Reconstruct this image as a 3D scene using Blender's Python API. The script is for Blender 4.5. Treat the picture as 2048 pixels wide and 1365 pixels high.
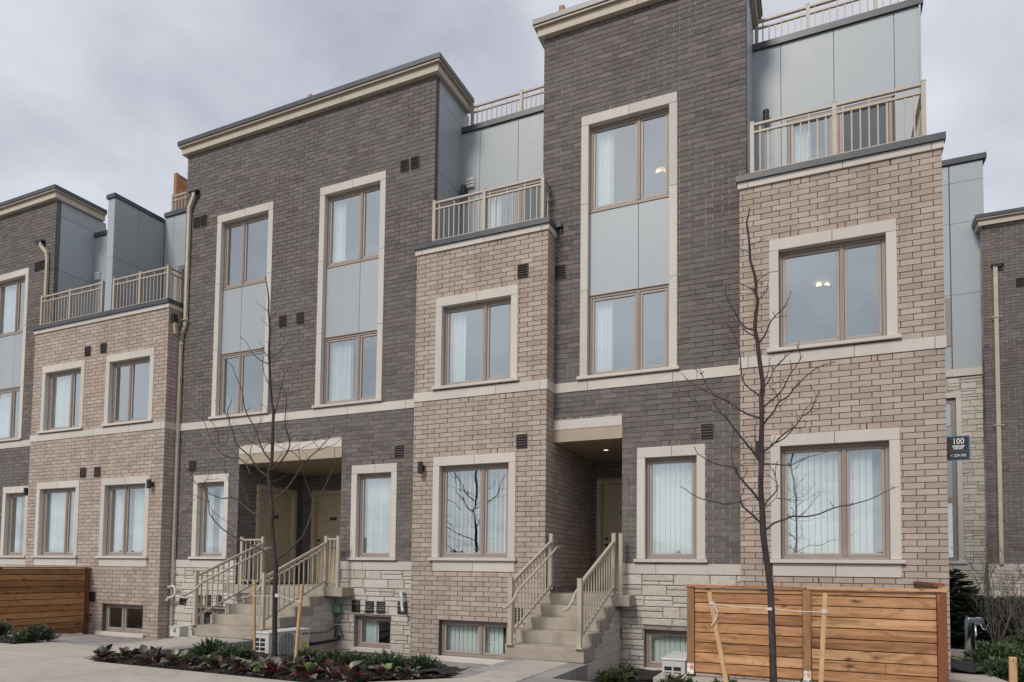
import bpy, bmesh, math, random
from mathutils import Vector, Matrix, noise
random.seed(11)
S = bpy.context.scene
for o in list(bpy.data.objects): bpy.data.objects.remove(o)
COL = S.collection
# ---------------------------------------------------------------- camera
CX, CY, CZ = 5.1409, -11.4005, -0.1125
yaw, pit, rol, fpx = -0.4239595, 0.0471546, 0.0120761, 1372.993
F_ = Vector((math.sin(yaw)*math.cos(pit), math.cos(yaw)*math.cos(pit), math.sin(pit)))
R0 = Vector((math.cos(yaw), -math.sin(yaw), 0)); U0 = R0.cross(F_)
R_ = math.cos(rol)*R0 + math.sin(rol)*U0; U_ = -math.sin(rol)*R0 + math.cos(rol)*U0
cam = bpy.data.cameras.new('camera'); cam.sensor_width = 36; cam.lens = fpx/2048*36
cam.shift_y = 390.34/2048; cam.clip_start = .1; cam.clip_end = 2000
co = bpy.data.objects.new('camera', cam); COL.objects.link(co)
co.matrix_world = Matrix(((R_.x,U_.x,-F_.x,CX),(R_.y,U_.y,-F_.y,CY),(R_.z,U_.z,-F_.z,CZ),(0,0,0,1)))
S.camera = co
CAM = Vector((CX,CY,CZ))
# ---------------------------------------------------------------- light: overcast
SUN_EL, SUN_AZ = math.radians(43), math.radians(193)      # azimuth clockwise from +Y
w = bpy.data.worlds.new('World'); S.world = w; w.use_nodes = True
nt = w.node_tree; nt.nodes.clear()
def N(t, **k):
    n = nt.nodes.new(t)
    for a,b in k.items(): setattr(n,a,b)
    return n
L = nt.links.new
out = N('ShaderNodeOutputWorld'); mix = N('ShaderNodeMixShader'); mix.inputs[0].default_value = .93
b1 = N('ShaderNodeBackground'); b1.inputs[1].default_value = .09
sky = N('ShaderNodeTexSky'); sky.sky_type = 'NISHITA'; sky.sun_disc = False
sky.sun_elevation = SUN_EL; sky.sun_rotation = SUN_AZ
L(sky.outputs[0], b1.inputs[0])
b2 = N('ShaderNodeBackground'); b2.inputs[1].default_value = .63
tc = N('ShaderNodeTexCoord'); sep = N('ShaderNodeSeparateXYZ'); L(tc.outputs['Generated'], sep.inputs[0])
mx = N('ShaderNodeMath', operation='MAXIMUM'); L(sep.outputs[2], mx.inputs[0]); mx.inputs[1].default_value = 0.0
ad = N('ShaderNodeMath', operation='ADD'); L(mx.outputs[0], ad.inputs[0]); ad.inputs[1].default_value = .22
dx = N('ShaderNodeMath', operation='DIVIDE'); L(sep.outputs[0], dx.inputs[0]); L(ad.outputs[0], dx.inputs[1])
dy = N('ShaderNodeMath', operation='DIVIDE'); L(sep.outputs[1], dy.inputs[0]); L(ad.outputs[0], dy.inputs[1])
cb = N('ShaderNodeCombineXYZ'); L(dx.outputs[0], cb.inputs[0]); L(dy.outputs[0], cb.inputs[1])
mp = N('ShaderNodeMapping'); mp.inputs['Scale'].default_value = (1.0,.85,1); mp.inputs['Rotation'].default_value = (0,0,.5); mp.inputs['Location'].default_value = (7.3,4.1,0)
L(cb.outputs[0], mp.inputs[0])
n1 = N('ShaderNodeTexNoise'); n1.inputs['Scale'].default_value = 1.15; n1.inputs['Detail'].default_value = 8; n1.inputs['Roughness'].default_value = .52; n1.inputs['Distortion'].default_value = .15
L(mp.outputs[0], n1.inputs['Vector'])
n2 = N('ShaderNodeTexNoise'); n2.inputs['Scale'].default_value = 4.2; n2.inputs['Detail'].default_value = 7; n2.inputs['Roughness'].default_value = .5; n2.inputs['Distortion'].default_value = .25
L(mp.outputs[0], n2.inputs['Vector'])
mm = N('ShaderNodeMath', operation='MULTIPLY_ADD'); L(n2.outputs[0], mm.inputs[0]); mm.inputs[1].default_value = .50; L(n1.outputs[0], mm.inputs[2])
cr = N('ShaderNodeValToRGB'); L(mm.outputs[0], cr.inputs[0])
e = cr.color_ramp.elements; e[0].position = .50; e[0].color = (.43,.465,.53,1); e[1].position = .86; e[1].color = (.80,.81,.88,1)
q = e.new(.60); q.color = (.55,.565,.645,1); q = e.new(.69); q.color = (.62,.64,.71,1)
L(cr.outputs[0], b2.inputs[0]); L(b1.outputs[0], mix.inputs[1]); L(b2.outputs[0], mix.inputs[2]); L(mix.outputs[0], out.inputs[0])
sl = bpy.data.lights.new('sun','SUN'); sl.energy = 1.5; sl.angle = math.radians(14); sl.color = (1,.93,.84)
so = bpy.data.objects.new('sun', sl); COL.objects.link(so)
sd = Vector((math.sin(SUN_AZ)*math.cos(SUN_EL), math.cos(SUN_AZ)*math.cos(SUN_EL), math.sin(SUN_EL)))
so.rotation_euler = (-sd).to_track_quat('-Z','Y').to_euler(); so.location = (0,-20,30)
vs = S.view_settings; vs.view_transform = 'Standard'; vs.look = 'None'; vs.gamma = 1; vs.exposure = 0.64; vs.use_curve_mapping = False
S.render.engine = 'CYCLES'
# ---------------------------------------------------------------- materials
M = {}
class NB:
    def __init__(s, name):
        s.m = bpy.data.materials.new(name); s.m.use_nodes = True; s.t = s.m.node_tree; M[name] = s.m
        s.b = s.t.nodes['Principled BSDF']; s.o = s.t.nodes['Material Output']
    def n(s, t, **k):
        x = s.t.nodes.new(t)
        for a,b in k.items(): setattr(x,a,b)
        return x
    def l(s,a,b): s.t.links.new(a,b)
    def pos(s, scale=(1,1,1)):
        g = s.n('ShaderNodeNewGeometry'); m = s.n('ShaderNodeMapping'); m.inputs['Scale'].default_value = scale
        s.l(g.outputs['Position'], m.inputs[0]); return m.outputs[0]
    def noise(s, scale, vec=None, detail=4, rough=.55, dist=0):
        x = s.n('ShaderNodeTexNoise'); x.inputs['Scale'].default_value = scale; x.inputs['Detail'].default_value = detail
        x.inputs['Roughness'].default_value = rough; x.inputs['Distortion'].default_value = dist
        s.l(vec if vec is not None else s.pos(), x.inputs['Vector']); return x.outputs[0]
    def ramp(s, fac, stops):
        r = s.n('ShaderNodeValToRGB'); s.l(fac, r.inputs[0]); el = r.color_ramp.elements
        el[0].position, el[0].color = stops[0][0], (*stops[0][1],1); el[1].position, el[1].color = stops[-1][0], (*stops[-1][1],1)
        for p,c in stops[1:-1]:
            q = el.new(p); q.color = (*c,1)
        return r.outputs[0]
    def mixc(s, f, a, b, mode='MIX'):
        x = s.n('ShaderNodeMix', data_type='RGBA', blend_type=mode)
        if isinstance(f,(int,float)): x.inputs[0].default_value = f
        else: s.l(f, x.inputs[0])
        for i,v in ((6,a),(7,b)):
            if isinstance(v, tuple): x.inputs[i].default_value = (*v,1)
            else: s.l(v, x.inputs[i])
        return x.outputs[2]
    def math(s, op, a, b=None):
        x = s.n('ShaderNodeMath', operation=op)
        for i,v in ((0,a),(1,b)):
            if v is None: continue
            if isinstance(v,(int,float)): x.inputs[i].default_value = v
            else: s.l(v, x.inputs[i])
        return x.outputs[0]
    def rnd(s):
        oi = s.n('ShaderNodeObjectInfo'); at = s.n('ShaderNodeAttribute'); at.attribute_name = 'rnd'
        return s.math('FRACT', s.math('ADD', oi.outputs['Random'], at.outputs['Fac']))
    def bump(s, h, strength=.3, dist=.01):
        x = s.n('ShaderNodeBump'); x.inputs['Strength'].default_value = strength; x.inputs['Distance'].default_value = dist
        s.l(h, x.inputs['Height']); s.l(x.outputs[0], s.b.inputs['Normal'])
    def set(s, col=None, rough=None, metal=None, spec=None):
        if col is not None:
            if isinstance(col, tuple): s.b.inputs['Base Color'].default_value = (*col,1)
            else: s.l(col, s.b.inputs['Base Color'])
        if rough is not None:
            if isinstance(rough,(int,float)): s.b.inputs['Roughness'].default_value = rough
            else: s.l(rough, s.b.inputs['Roughness'])
        if metal is not None: s.b.inputs['Metallic'].default_value = metal
        if spec is not None: s.b.inputs['Specular IOR Level'].default_value = spec
        return s
def simple(name, col, rough=.6, metal=0, var=.12, scale=14, bump=0, dirt=None):
    b = NB(name); nz = b.noise(scale)
    lo = tuple(c*(1-var) for c in col); hi = tuple(min(1,c*(1+var)) for c in col)
    c = b.ramp(nz, [(.3,lo),(.7,hi)])
    if dirt is not None:
        d = b.ramp(b.noise(1.3, b.pos((1,1,.35)), 6, .65), [(.45,(0,0,0)),(.75,(1,1,1))])
        c = b.mixc(b.math('MULTIPLY', d, dirt), c, tuple(x*.55 for x in col))
    b.set(c, rough, metal)
    if bump: b.bump(b.noise(scale*8, detail=5), bump, .004)
    return b
# bricks
b = NB('beige_brick'); r = b.rnd()
c = b.ramp(r, [(0,(.37,.30,.255)),(.25,(.425,.348,.297)),(.55,(.455,.376,.322)),(.85,(.50,.42,.362)),(1,(.36,.288,.24))])
g = b.noise(3.2, None, 5, .6); c = b.mixc(b.ramp(g,[(.35,(0,0,0)),(.75,(.55,.55,.55))]), c, (.325,.27,.235))
fl = b.noise(70, b.pos((1,1,1)), 3, .7); c = b.mixc(b.ramp(fl,[(.56,(0,0,0)),(.72,(.5,.5,.5))]), c, (.17,.125,.10))
st = b.noise(1.0, b.pos((3.2,3.2,.45)), 5, .65); c = b.mixc(b.ramp(st,[(.50,(0,0,0)),(.74,(.38,.38,.38))]), c, (.215,.165,.13))
b.set(c, .9, spec=.25); b.bump(b.noise(55, None, 5, .65), .5, .006)
b = NB('grey_brick'); r = b.rnd()
c = b.ramp(r, [(0,(.100,.084,.084)),(.22,(.160,.132,.130)),(.45,(.125,.108,.106)),(.7,(.192,.160,.157)),(.88,(.140,.128,.118)),(1,(.108,.092,.098))])
g = b.noise(.8, None, 5, .6); c = b.mixc(b.ramp(g,[(.40,(0,0,0)),(.66,(.6,.6,.6))]), c, (.142,.140,.125))
g2 = b.noise(9, b.pos((.5,1,1.6)), 6, .7); c = b.mixc(b.ramp(g2,[(.50,(0,0,0)),(.78,(.6,.6,.6))]), c, (.25,.225,.215))
b.set(c, .88, spec=.3); b.bump(b.noise(60, b.pos((.5,1,1)), 5, .7), .55, .006)
b = NB('beige_mortar'); b.set(b.ramp(b.noise(2), [(.35,(.085,.058,.043)),(.7,(.14,.105,.08))]), .95)
b = NB('grey_mortar'); g = b.noise(.42, None, 5, .6, .6); g2 = b.noise(4, None, 4, .7)
f = b.math('ADD', g, b.math('MULTIPLY', b.math('SUBTRACT', g2, .5), .45))
b.set(b.ramp(f, [(.38,(.085,.07,.063)),(.46,(.21,.185,.17)),(.55,(.42,.39,.365))]), .95)
b = NB('split_stone'); r = b.rnd()
c = b.ramp(r, [(0,(.48,.435,.375)),(.4,(.55,.505,.45)),(.7,(.60,.56,.51)),(1,(.52,.48,.425))])
g = b.noise(10, None, 6, .7); c = b.mixc(b.ramp(g,[(.52,(0,0,0)),(.75,(.7,.7,.7))]), c, (.33,.29,.25))
b.set(c, .92); b.bump(b.noise(16, None, 7, .68, .8), .9, .022)
b = NB('stone_mortar'); b.set(b.ramp(b.noise(5), [(.35,(.21,.185,.16)),(.7,(.33,.30,.265))]), .95)
def smooth_stone(name, col):
    b = NB(name); r = b.rnd()
    c = b.ramp(r, [(0,tuple(x*.93 for x in col)),(1,tuple(x*1.05 for x in col))])
    g = b.noise(1.6, b.pos((1,1,.5)), 6, .65); c = b.mixc(b.ramp(g,[(.48,(0,0,0)),(.8,(.5,.5,.5))]), c, tuple(x*.72 for x in col))
    g = b.noise(24, b.pos((1,1,.5)), 4, .7); c = b.mixc(b.ramp(g,[(.63,(0,0,0)),(.74,(.7,.7,.7))]), c, (.26,.22,.18))
    b.set(c, .85, spec=.3); b.bump(b.noise(90, None, 4, .6), .2, .003)
smooth_stone('limestone', (.575,.535,.488)); smooth_stone('cornice_stone', (.53,.47,.395))
def panelmat(name, col):
    b = NB(name); r = b.rnd()
    c = b.ramp(r, [(0,tuple(x*.965 for x in col)),(1,tuple(x*1.04 for x in col))])
    g = b.noise(1.1, b.pos((1.2,1.2,.35)), 5, .6); c = b.mixc(b.ramp(g,[(.45,(0,0,0)),(.8,(.35,.35,.35))]), c, tuple(x*.84 for x in col))
    g = b.noise(33, None, 2, .5); c = b.mixc(b.ramp(g,[(.70,(0,0,0)),(.76,(.6,.6,.6))]), c, tuple(x*.62 for x in col))
    b.set(c, b.math('ADD', b.math('MULTIPLY', b.noise(6), .12), .36), spec=.5)
panelmat('blue_grey_panel', (.362,.400,.428))
simple('panel_gap', (.10,.115,.125), .8)
simple('dark_flashing', (.058,.063,.074), .38, 0, .22, 3)
simple('tan_metal', (.37,.305,.23), .5, 0, .07, 3)
simple('railing_paint', (.43,.375,.305), .45, 0, .06, 6)
simple('downpipe_paint', (.46,.40,.315), .45, 0, .09, 5)
simple('taupe_frame', (.285,.237,.207), .5, 0, .06, 5)
simple('taupe_sash', (.345,.292,.256), .48, 0, .06, 5)
simple('door_tan', (.50,.42,.29), .45, 0, .05, 4)
simple('soffit_tan', (.34,.28,.195), .5, 0, .06, 4)
simple('black_metal', (.022,.022,.024), .4, 0, .1, 5)
simple('vent_brown', (.028,.017,.015), .55, 0, .15, 5)
simple('vent_rim', (.24,.215,.19), .7, 0, .1, 5)
simple('white_plastic', (.58,.58,.565), .45, 0, .05, 5, dirt=.35)
simple('pvc', (.56,.56,.575), .35, 0, .05, 5)
simple('grey_plastic', (.20,.21,.215), .5)
simple('green_box', (.17,.24,.205), .5, 0, .08, 6)
simple('conduit', (.13,.13,.14), .45)
simple('curtain', (.84,.87,.86), .8, 0, .03, 4)
simple('blind', (.84,.87,.85), .7, 0, .03, 4)
simple('room_wall', (.20,.21,.21), .9, 0, .04, 2)
simple('rubber', (.018,.018,.018), .6)
b = NB('stair_concrete'); c = b.ramp(b.noise(2.4,None,7,.65), [(.3,(.27,.235,.19)),(.5,(.345,.305,.25)),(.75,(.43,.385,.325))])
g = b.noise(1.4, b.pos((2.2,2.2,.5)), 6, .6); c = b.mixc(b.ramp(g,[(.52,(0,0,0)),(.72,(.65,.65,.65))]), c, (.215,.195,.165))
b.set(c,.9); b.bump(b.noise(45,None,6,.7), .35, .005)
b = NB('sidewalk_concrete'); c = b.ramp(b.noise(.9,None,7,.65), [(.3,(.345,.31,.268)),(.55,(.40,.365,.322)),(.8,(.445,.41,.365))])
g = b.noise(5, b.pos((.15,1,1)), 5, .6); c = b.mixc(b.ramp(g,[(.55,(0,0,0)),(.8,(.5,.5,.5))]), c, (.34,.30,.255))
g = b.noise(28,None,3,.6); c = b.mixc(b.ramp(g,[(.66,(0,0,0)),(.74,(.7,.7,.7))]), c, (.22,.19,.16))
g = b.noise(2.2,None,8,.72,1.4); c = b.mixc(b.ramp(g,[(.50,(0,0,0)),(.62,(.55,.55,.55))]), c, (.285,.25,.21))
b.set(c,.9); b.bump(b.noise(120,None,4,.6), .25, .003)
b = NB('grey_paver'); r = b.rnd(); c = b.ramp(r,[(0,(.20,.19,.185)),(1,(.31,.295,.285))]); g = b.noise(6,None,6,.65); c = b.mixc(b.ramp(g,[(.4,(0,0,0)),(.8,(.6,.6,.6))]), c, (.37,.35,.33)); b.set(c,.9); b.bump(b.noise(60,None,5,.7),.4,.005)
b = NB('dark_mulch'); c = b.ramp(b.noise(40,None,6,.75), [(.3,(.010,.008,.007)),(.55,(.028,.021,.018)),(.8,(.07,.052,.042))]); b.set(c,.95); b.bump(b.noise(60,None,6,.8),1.0,.03)
b = NB('mulch_chip'); r = b.rnd(); b.set(b.ramp(r,[(0,(.010,.008,.007)),(.7,(.035,.026,.022)),(.93,(.09,.065,.05)),(1,(.28,.25,.21))]),.9)
b = NB('bounce_concrete'); b.set(b.ramp(b.noise(30,None,5,.7),[(.3,(.20,.19,.175)),(.8,(.30,.285,.265))]),.9)  # unseen road surface, made pale to bounce light up into porches and soffits
b = NB('lawn'); b.set(b.ramp(b.noise(2.5,None,7,.7),[(.3,(.035,.045,.018)),(.8,(.085,.085,.04))]),.95)
def woodmat(name, stops, knot, axis='X', bright=1.0):
    b = NB(name); oi = b.n('ShaderNodeObjectInfo'); at = b.n('ShaderNodeAttribute'); at.attribute_name='rnd'
    r = b.math('FRACT', b.math('ADD', oi.outputs['Random'], at.outputs['Fac']))
    g = b.n('ShaderNodeNewGeometry'); off = b.n('ShaderNodeCombineXYZ')
    for i in range(3): b.l(b.math('MULTIPLY', r, 17.3+9*i), off.inputs[i])
    va = b.n('ShaderNodeVectorMath', operation='ADD'); b.l(g.outputs['Position'], va.inputs[0]); b.l(off.outputs[0], va.inputs[1])
    def mapped(sc):
        m = b.n('ShaderNodeMapping'); m.inputs['Scale'].default_value = sc; b.l(va.outputs[0], m.inputs[0]); return m.outputs[0]
    s1 = {'X':(1.1,1.1,15),'Z':(15,15,1.1),'Y':(15,1.1,15)}[axis]; s2 = {'X':(2.2,2.2,75),'Z':(75,75,2.2),'Y':(70,2.2,70)}[axis]; s3 = {'X':(3.2,3.2,8.5),'Z':(8.5,8.5,3.2),'Y':(8.5,3.2,8.5)}[axis]
    a = b.noise(1.0, mapped(s1), 5, .6, 1.2); f = b.noise(1.0, mapped(s2), 4, .65, .6)
    v = b.math('ADD', b.math('MULTIPLY', a, .62), b.math('ADD', b.math('MULTIPLY', f, .38), b.math('MULTIPLY', b.math('SUBTRACT', r, .5), .22)))
    big = b.noise(1.0, mapped({'X':(2.6,2.6,5),'Z':(5,5,2.6),'Y':(5,2.6,5)}[axis]), 4, .6, 1.5)
    c = b.ramp(v, stops)
    vo = b.n('ShaderNodeTexVoronoi'); vo.inputs['Scale'].default_value = 1.0; vo.inputs['Randomness'].default_value = 1
    wv = b.n('ShaderNodeVectorMath', operation='ADD'); b.l(mapped(s3), wv.inputs[0])
    nn = b.n('ShaderNodeTexNoise'); nn.inputs['Scale'].default_value = 9; b.l(va.outputs[0], nn.inputs['Vector'])
    sc = b.n('ShaderNodeVectorMath', operation='SCALE'); b.l(nn.outputs[1], sc.inputs[0]); sc.inputs[3].default_value = .45; b.l(sc.outputs[0], wv.inputs[1])
    b.l(wv.outputs[0], vo.inputs['Vector'])
    gate = b.ramp(b.noise(.9, mapped((2.6,2.6,2.6)), 2), [(.42,(0,0,0)),(.52,(1,1,1))])
    k = b.math('MULTIPLY', b.ramp(vo.outputs['Distance'], [(.04,(1,1,1)),(.13,(.75,.75,.75)),(.19,(.25,.25,.25)),(.34,(0,0,0))]), gate)
    c = b.mixc(k, c, knot)
    c = b.mixc(b.ramp(big, [(.53,(0,0,0)),(.66,(.6,.6,.6))]), c, tuple(x*.62 for x in stops[1][1]))
    b.set(c, .62, spec=.35); b.bump(f, .25, .003)
woodmat('fence_wood', [(.33,(.23,.105,.048)),(.45,(.40,.20,.092)),(.58,(.53,.295,.145)),(.72,(.64,.40,.22))], (.085,.036,.018))
woodmat('fence_post_wood', [(.36,(.22,.11,.05)),(.55,(.34,.18,.085)),(.78,(.46,.27,.13))], (.08,.03,.015), 'Z')
woodmat('red_post_wood', [(.36,(.15,.050,.022)),(.55,(.21,.072,.032)),(.78,(.27,.10,.048))], (.34,.17,.09), 'Z')
woodmat('dark_fence_wood', [(.36,(.20,.095,.04)),(.50,(.33,.165,.068)),(.64,(.44,.235,.10)),(.8,(.54,.31,.14))], (.05,.018,.007), 'Y')
woodmat('stake_wood', [(.36,(.40,.235,.105)),(.55,(.52,.34,.175)),(.78,(.60,.42,.25))], (.33,.19,.09), 'Z')
woodmat('roof_wood', [(.36,(.30,.13,.05)),(.55,(.40,.19,.08)),(.78,(.50,.27,.13))], (.2,.08,.03), 'Y')
b = NB('bark'); c = b.ramp(b.noise(18,b.pos((1,1,.35)),6,.7),[(.3,(.016,.012,.011)),(.55,(.040,.030,.028)),(.78,(.10,.08,.07))]); b.set(c,.85); b.bump(b.noise(40,b.pos((1,1,.4)),5,.7),.6,.006)
simple('twig_bark', (.052,.040,.037), .8, 0, .3, 20)
simple('grey_twig', (.13,.105,.095), .8, 0, .3, 20)
simple('tie_white', (.58,.56,.54), .6)
def leafmat(name, cols, rough=.55):
    b = NB(name); r = b.rnd(); n_ = len(cols)
    c = b.ramp(r, [(i/(n_-1), q) for i,q in enumerate(cols)])
    c = b.mixc(b.ramp(b.noise(26,None,3),[(.4,(0,0,0)),(.75,(.6,.6,.6))]), c, tuple(x*.55 for x in cols[0]))
    b.set(c, rough)
leafmat('juniper_needles', [(.022,.042,.020),(.045,.075,.030),(.070,.110,.042),(.11,.15,.06)])
leafmat('olive_needles', [(.030,.040,.016),(.06,.075,.026),(.095,.115,.04)])
leafmat('spruce_needles', [(.020,.038,.020),(.036,.062,.028),(.060,.090,.040)])
leafmat('red_leaf', [(.06,.012,.014),(.105,.022,.024),(.15,.035,.03),(.24,.06,.05)], .35)
leafmat('purple_leaf', [(.035,.014,.016),(.06,.025,.025),(.09,.045,.04)], .35)
leafmat('green_leaf', [(.045,.075,.028),(.085,.13,.05),(.15,.20,.06)], .35)
leafmat('grey_leaf', [(.10,.10,.085),(.155,.16,.13),(.21,.20,.17)], .45)
b = NB('fabric_black'); b.set((.012,.012,.013),.75); b.bump(b.noise(9,None,4),.6,.02)
b = NB('chrome'); b.set((.62,.62,.64),.18,1.0)
def emis(name, col, st):
    b = NB(name); e = b.n('ShaderNodeEmission'); e.inputs[0].default_value = (*col,1); e.inputs[1].default_value = st; b.l(e.outputs[0], b.o.inputs[0])
emis('warm_bulb', (1,.66,.36), 2.2); emis('soffit_bulb', (1,.9,.75), 1.2)
simple('glass_shade', (.8,.72,.6), .3)
def glassmat(name, refl, tint):
    b = NB(name); t = b.t; t.nodes.remove(b.b)
    g = b.n('ShaderNodeBsdfGlossy'); g.inputs['Roughness'].default_value = .012; g.inputs[0].default_value = (.88,.95,.95,1)
    tr = b.n('ShaderNodeBsdfTransparent'); tr.inputs[0].default_value = (*tint,1)
    lw = b.n('ShaderNodeLayerWeight'); lw.inputs[0].default_value = .5
    f = b.math('ADD', b.math('MULTIPLY', b.math('POWER', lw.outputs['Facing'], 4.0), .8), refl+.04)
    bp = b.n('ShaderNodeBump'); bp.inputs['Strength'].default_value = .16; bp.inputs['Distance'].default_value = .02
    b.l(b.noise(1.6, None, 2), bp.inputs['Height']); b.l(bp.outputs[0], g.inputs['Normal'])
    m = b.n('ShaderNodeMixShader'); b.l(f, m.inputs[0]); b.l(tr.outputs[0], m.inputs[1]); b.l(g.outputs[0], m.inputs[2]); b.l(m.outputs[0], b.o.inputs[0])
glassmat('window_glass', .45, (.90,.955,.95))
glassmat('clear_glass', .18, (.86,.92,.91))
simple('sign_black', (.028,.028,.030), .35, 0, .05); simple('sign_blue', (.055,.16,.30), .4, 0, .05); simple('sign_white', (.78,.78,.76), .5, 0, .03)
simple('tag_white', (.74,.73,.70), .6, 0, .04); simple('tag_orange', (.72,.16,.05), .5, 0, .05); simple('tag_amber', (.72,.36,.10), .5, 0, .05)
simple('sticker_yellow', (.50,.52,.05), .5, 0, .06); simple('badge_navy', (.02,.02,.06), .4, 0, .05)
# ---------------------------------------------------------------- geometry helpers
class MB:
    def __init__(s): s.v = []; s.f = []; s.r = []
    def face(s, pts, rnd=0.0):
        i = len(s.v); s.v += [tuple(p) for p in pts]; s.f.append(tuple(range(i,i+len(pts)))); s.r.append(rnd)
    def box(s, x0,x1,y0,y1,z0,z1, rnd=0.0, skip=''):
        P = [(x0,y0,z0),(x1,y0,z0),(x1,y1,z0),(x0,y1,z0),(x0,y0,z1),(x1,y0,z1),(x1,y1,z1),(x0,y1,z1)]
        i = len(s.v); s.v += P
        for k,q in (('b',(0,3,2,1)),('t',(4,5,6,7)),('f',(0,1,5,4)),('k',(2,3,7,6)),('r',(1,2,6,5)),('l',(3,0,4,7))):
            if k not in skip: s.f.append(tuple(i+a for a in q)); s.r.append(rnd)
        return s
    def beam(s, a, b, w, h, rnd=0.0, up=(0,0,1)):
        a = Vector(a); b = Vector(b); d = (b-a).normalized(); u = Vector(up)
        if abs(d.dot(u)) > .98: u = Vector((0,1,0))
        x = d.cross(u).normalized(); y = x.cross(d).normalized()
        i = len(s.v)
        for p in (a,b):
            for sx,sy in ((-1,-1),(1,-1),(1,1),(-1,1)): s.v.append(tuple(p + x*sx*w/2 + y*sy*h/2))
        for q in ((0,1,5,4),(1,2,6,5),(2,3,7,6),(3,0,4,7),(3,2,1,0),(4,5,6,7)): s.f.append(tuple(i+t for t in q)); s.r.append(rnd)
        return s
    def tube(s, pts, rad, n=8, rnd=0.0, cap=True):
        pts = [Vector(p) for p in pts]; m = len(pts)
        rad = [rad]*m if isinstance(rad,(int,float)) else rad
        i0 = len(s.v); prev = None
        for k,p in enumerate(pts):
            d = (pts[min(k+1,m-1)]-pts[max(k-1,0)]).normalized()
            if prev is None:
                u = Vector((0,0,1)) if abs(d.z) < .9 else Vector((1,0,0))
                x = d.cross(u).normalized()
            else: x = (prev - d*prev.dot(d)).normalized()
            prev = x; y = d.cross(x)
            for j in range(n):
                t = 2*math.pi*j/n; s.v.append(tuple(p + (x*math.cos(t)+y*math.sin(t))*rad[k]))
        for k in range(m-1):
            for j in range(n):
                a = i0+k*n+j; b = i0+k*n+(j+1)%n; s.f.append((a,b,b+n,a+n)); s.r.append(rnd)
        if cap:
            s.f.append(tuple(i0+j for j in range(n))[::-1]); s.r.append(rnd); s.f.append(tuple(i0+(m-1)*n+j for j in range(n))); s.r.append(rnd)
        return s
    def mesh(s, name):
        me = bpy.data.meshes.new(name); me.from_pydata(s.v, [], s.f); 
        at = me.attributes.new('rnd','FLOAT','FACE'); at.data.foreach_set('value', s.r)
        me.update(); return me
    def build(s, name, mat, parent=None, smooth=False, **props):
        me = s.mesh(name); me.materials.append(M[mat])
        if smooth: me.polygons.foreach_set('use_smooth', [True]*len(me.polygons))
        return link(name, me, parent, **props)
def link(name, me, parent=None, **props):
    o = bpy.data.objects.new(name, me); COL.objects.link(o)
    if parent is not None: o.parent = parent; o.matrix_parent_inverse = Matrix.Translation(-wloc(parent))
    for k,v in props.items(): o[k] = v
    return o
def wloc(o):      # children keep world coordinates: only a top-level parent is offset
    return Vector(o.location) if o.parent is None else Vector((0,0,0))
def part(name, mat, parent, *boxes, **props):
    m = MB()
    for b_ in boxes: m.box(*b_)
    return m.build(name, mat, parent, **props)
def thing(name, label, cat, loc=(0,0,0), group=None):
    o = bpy.data.objects.new(name, None); COL.objects.link(o); o.location = loc; o.empty_display_size = .2
    o['label'] = label; o['category'] = cat
    if group: o['group'] = group
    return o
def bevel(o, w=.004, seg=2):
    md = o.modifiers.new('bevel','BEVEL'); md.width = w; md.segments = seg; md.limit_method = 'ANGLE'
    return o
C = .089
# ================================================================ THE ROW OF HOUSES
# z = course * C ; bricks laid one by one, the 300 nearest of a house are objects, the rest one mesh
BL = .267
def lay(us_of_row, rows, holes, dirn, origin_u, plane, bl=BL, shift=.107, gap=.012):
    """returns bricks (u0,u1,course). dirn 'F' front (u=x), 'R' faces +x (u=y), 'L' faces -x (u=y)"""
    out = []
    for c in rows:
        ur = us_of_row(c)
        if ur is None: continue
        u0,u1 = ur
        cuts = sorted([(a,b) for (a,b,ca,cb) in holes if ca < c+.98 and cb > c+.02])
        segs = []; p = u0
        for a,b in cuts:
            if a > p+.02: segs.append((p,min(a,u1)))
            p = max(p,b)
        if p < u1-.02: segs.append((p,u1))
        o = origin_u - (shift if c%2 else 0)
        for a,b in segs:
            k = math.floor((a-o)/bl)
            while o+k*bl < b:
                x0 = max(a,o+k*bl); x1 = min(b,o+(k+1)*bl)
                if x0 > a+.001: x0 += gap/2
                if x1 < b-.001: x1 -= gap/2
                if x1-x0 > .018: out.append((x0,x1,c,dirn,plane))
                k += 1
    return out
_bm = {}
def brick_mesh(ln, h, mat, nm):
    k = (round(ln,3),round(h,3),mat)
    if k not in _bm:
        m = MB(); m.box(-ln/2,ln/2,-.0,.03,-h/2,h/2,skip='k'); me = m.mesh(nm); me.materials.append(M[mat]); _bm[k] = me
    return _bm[k]
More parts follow.
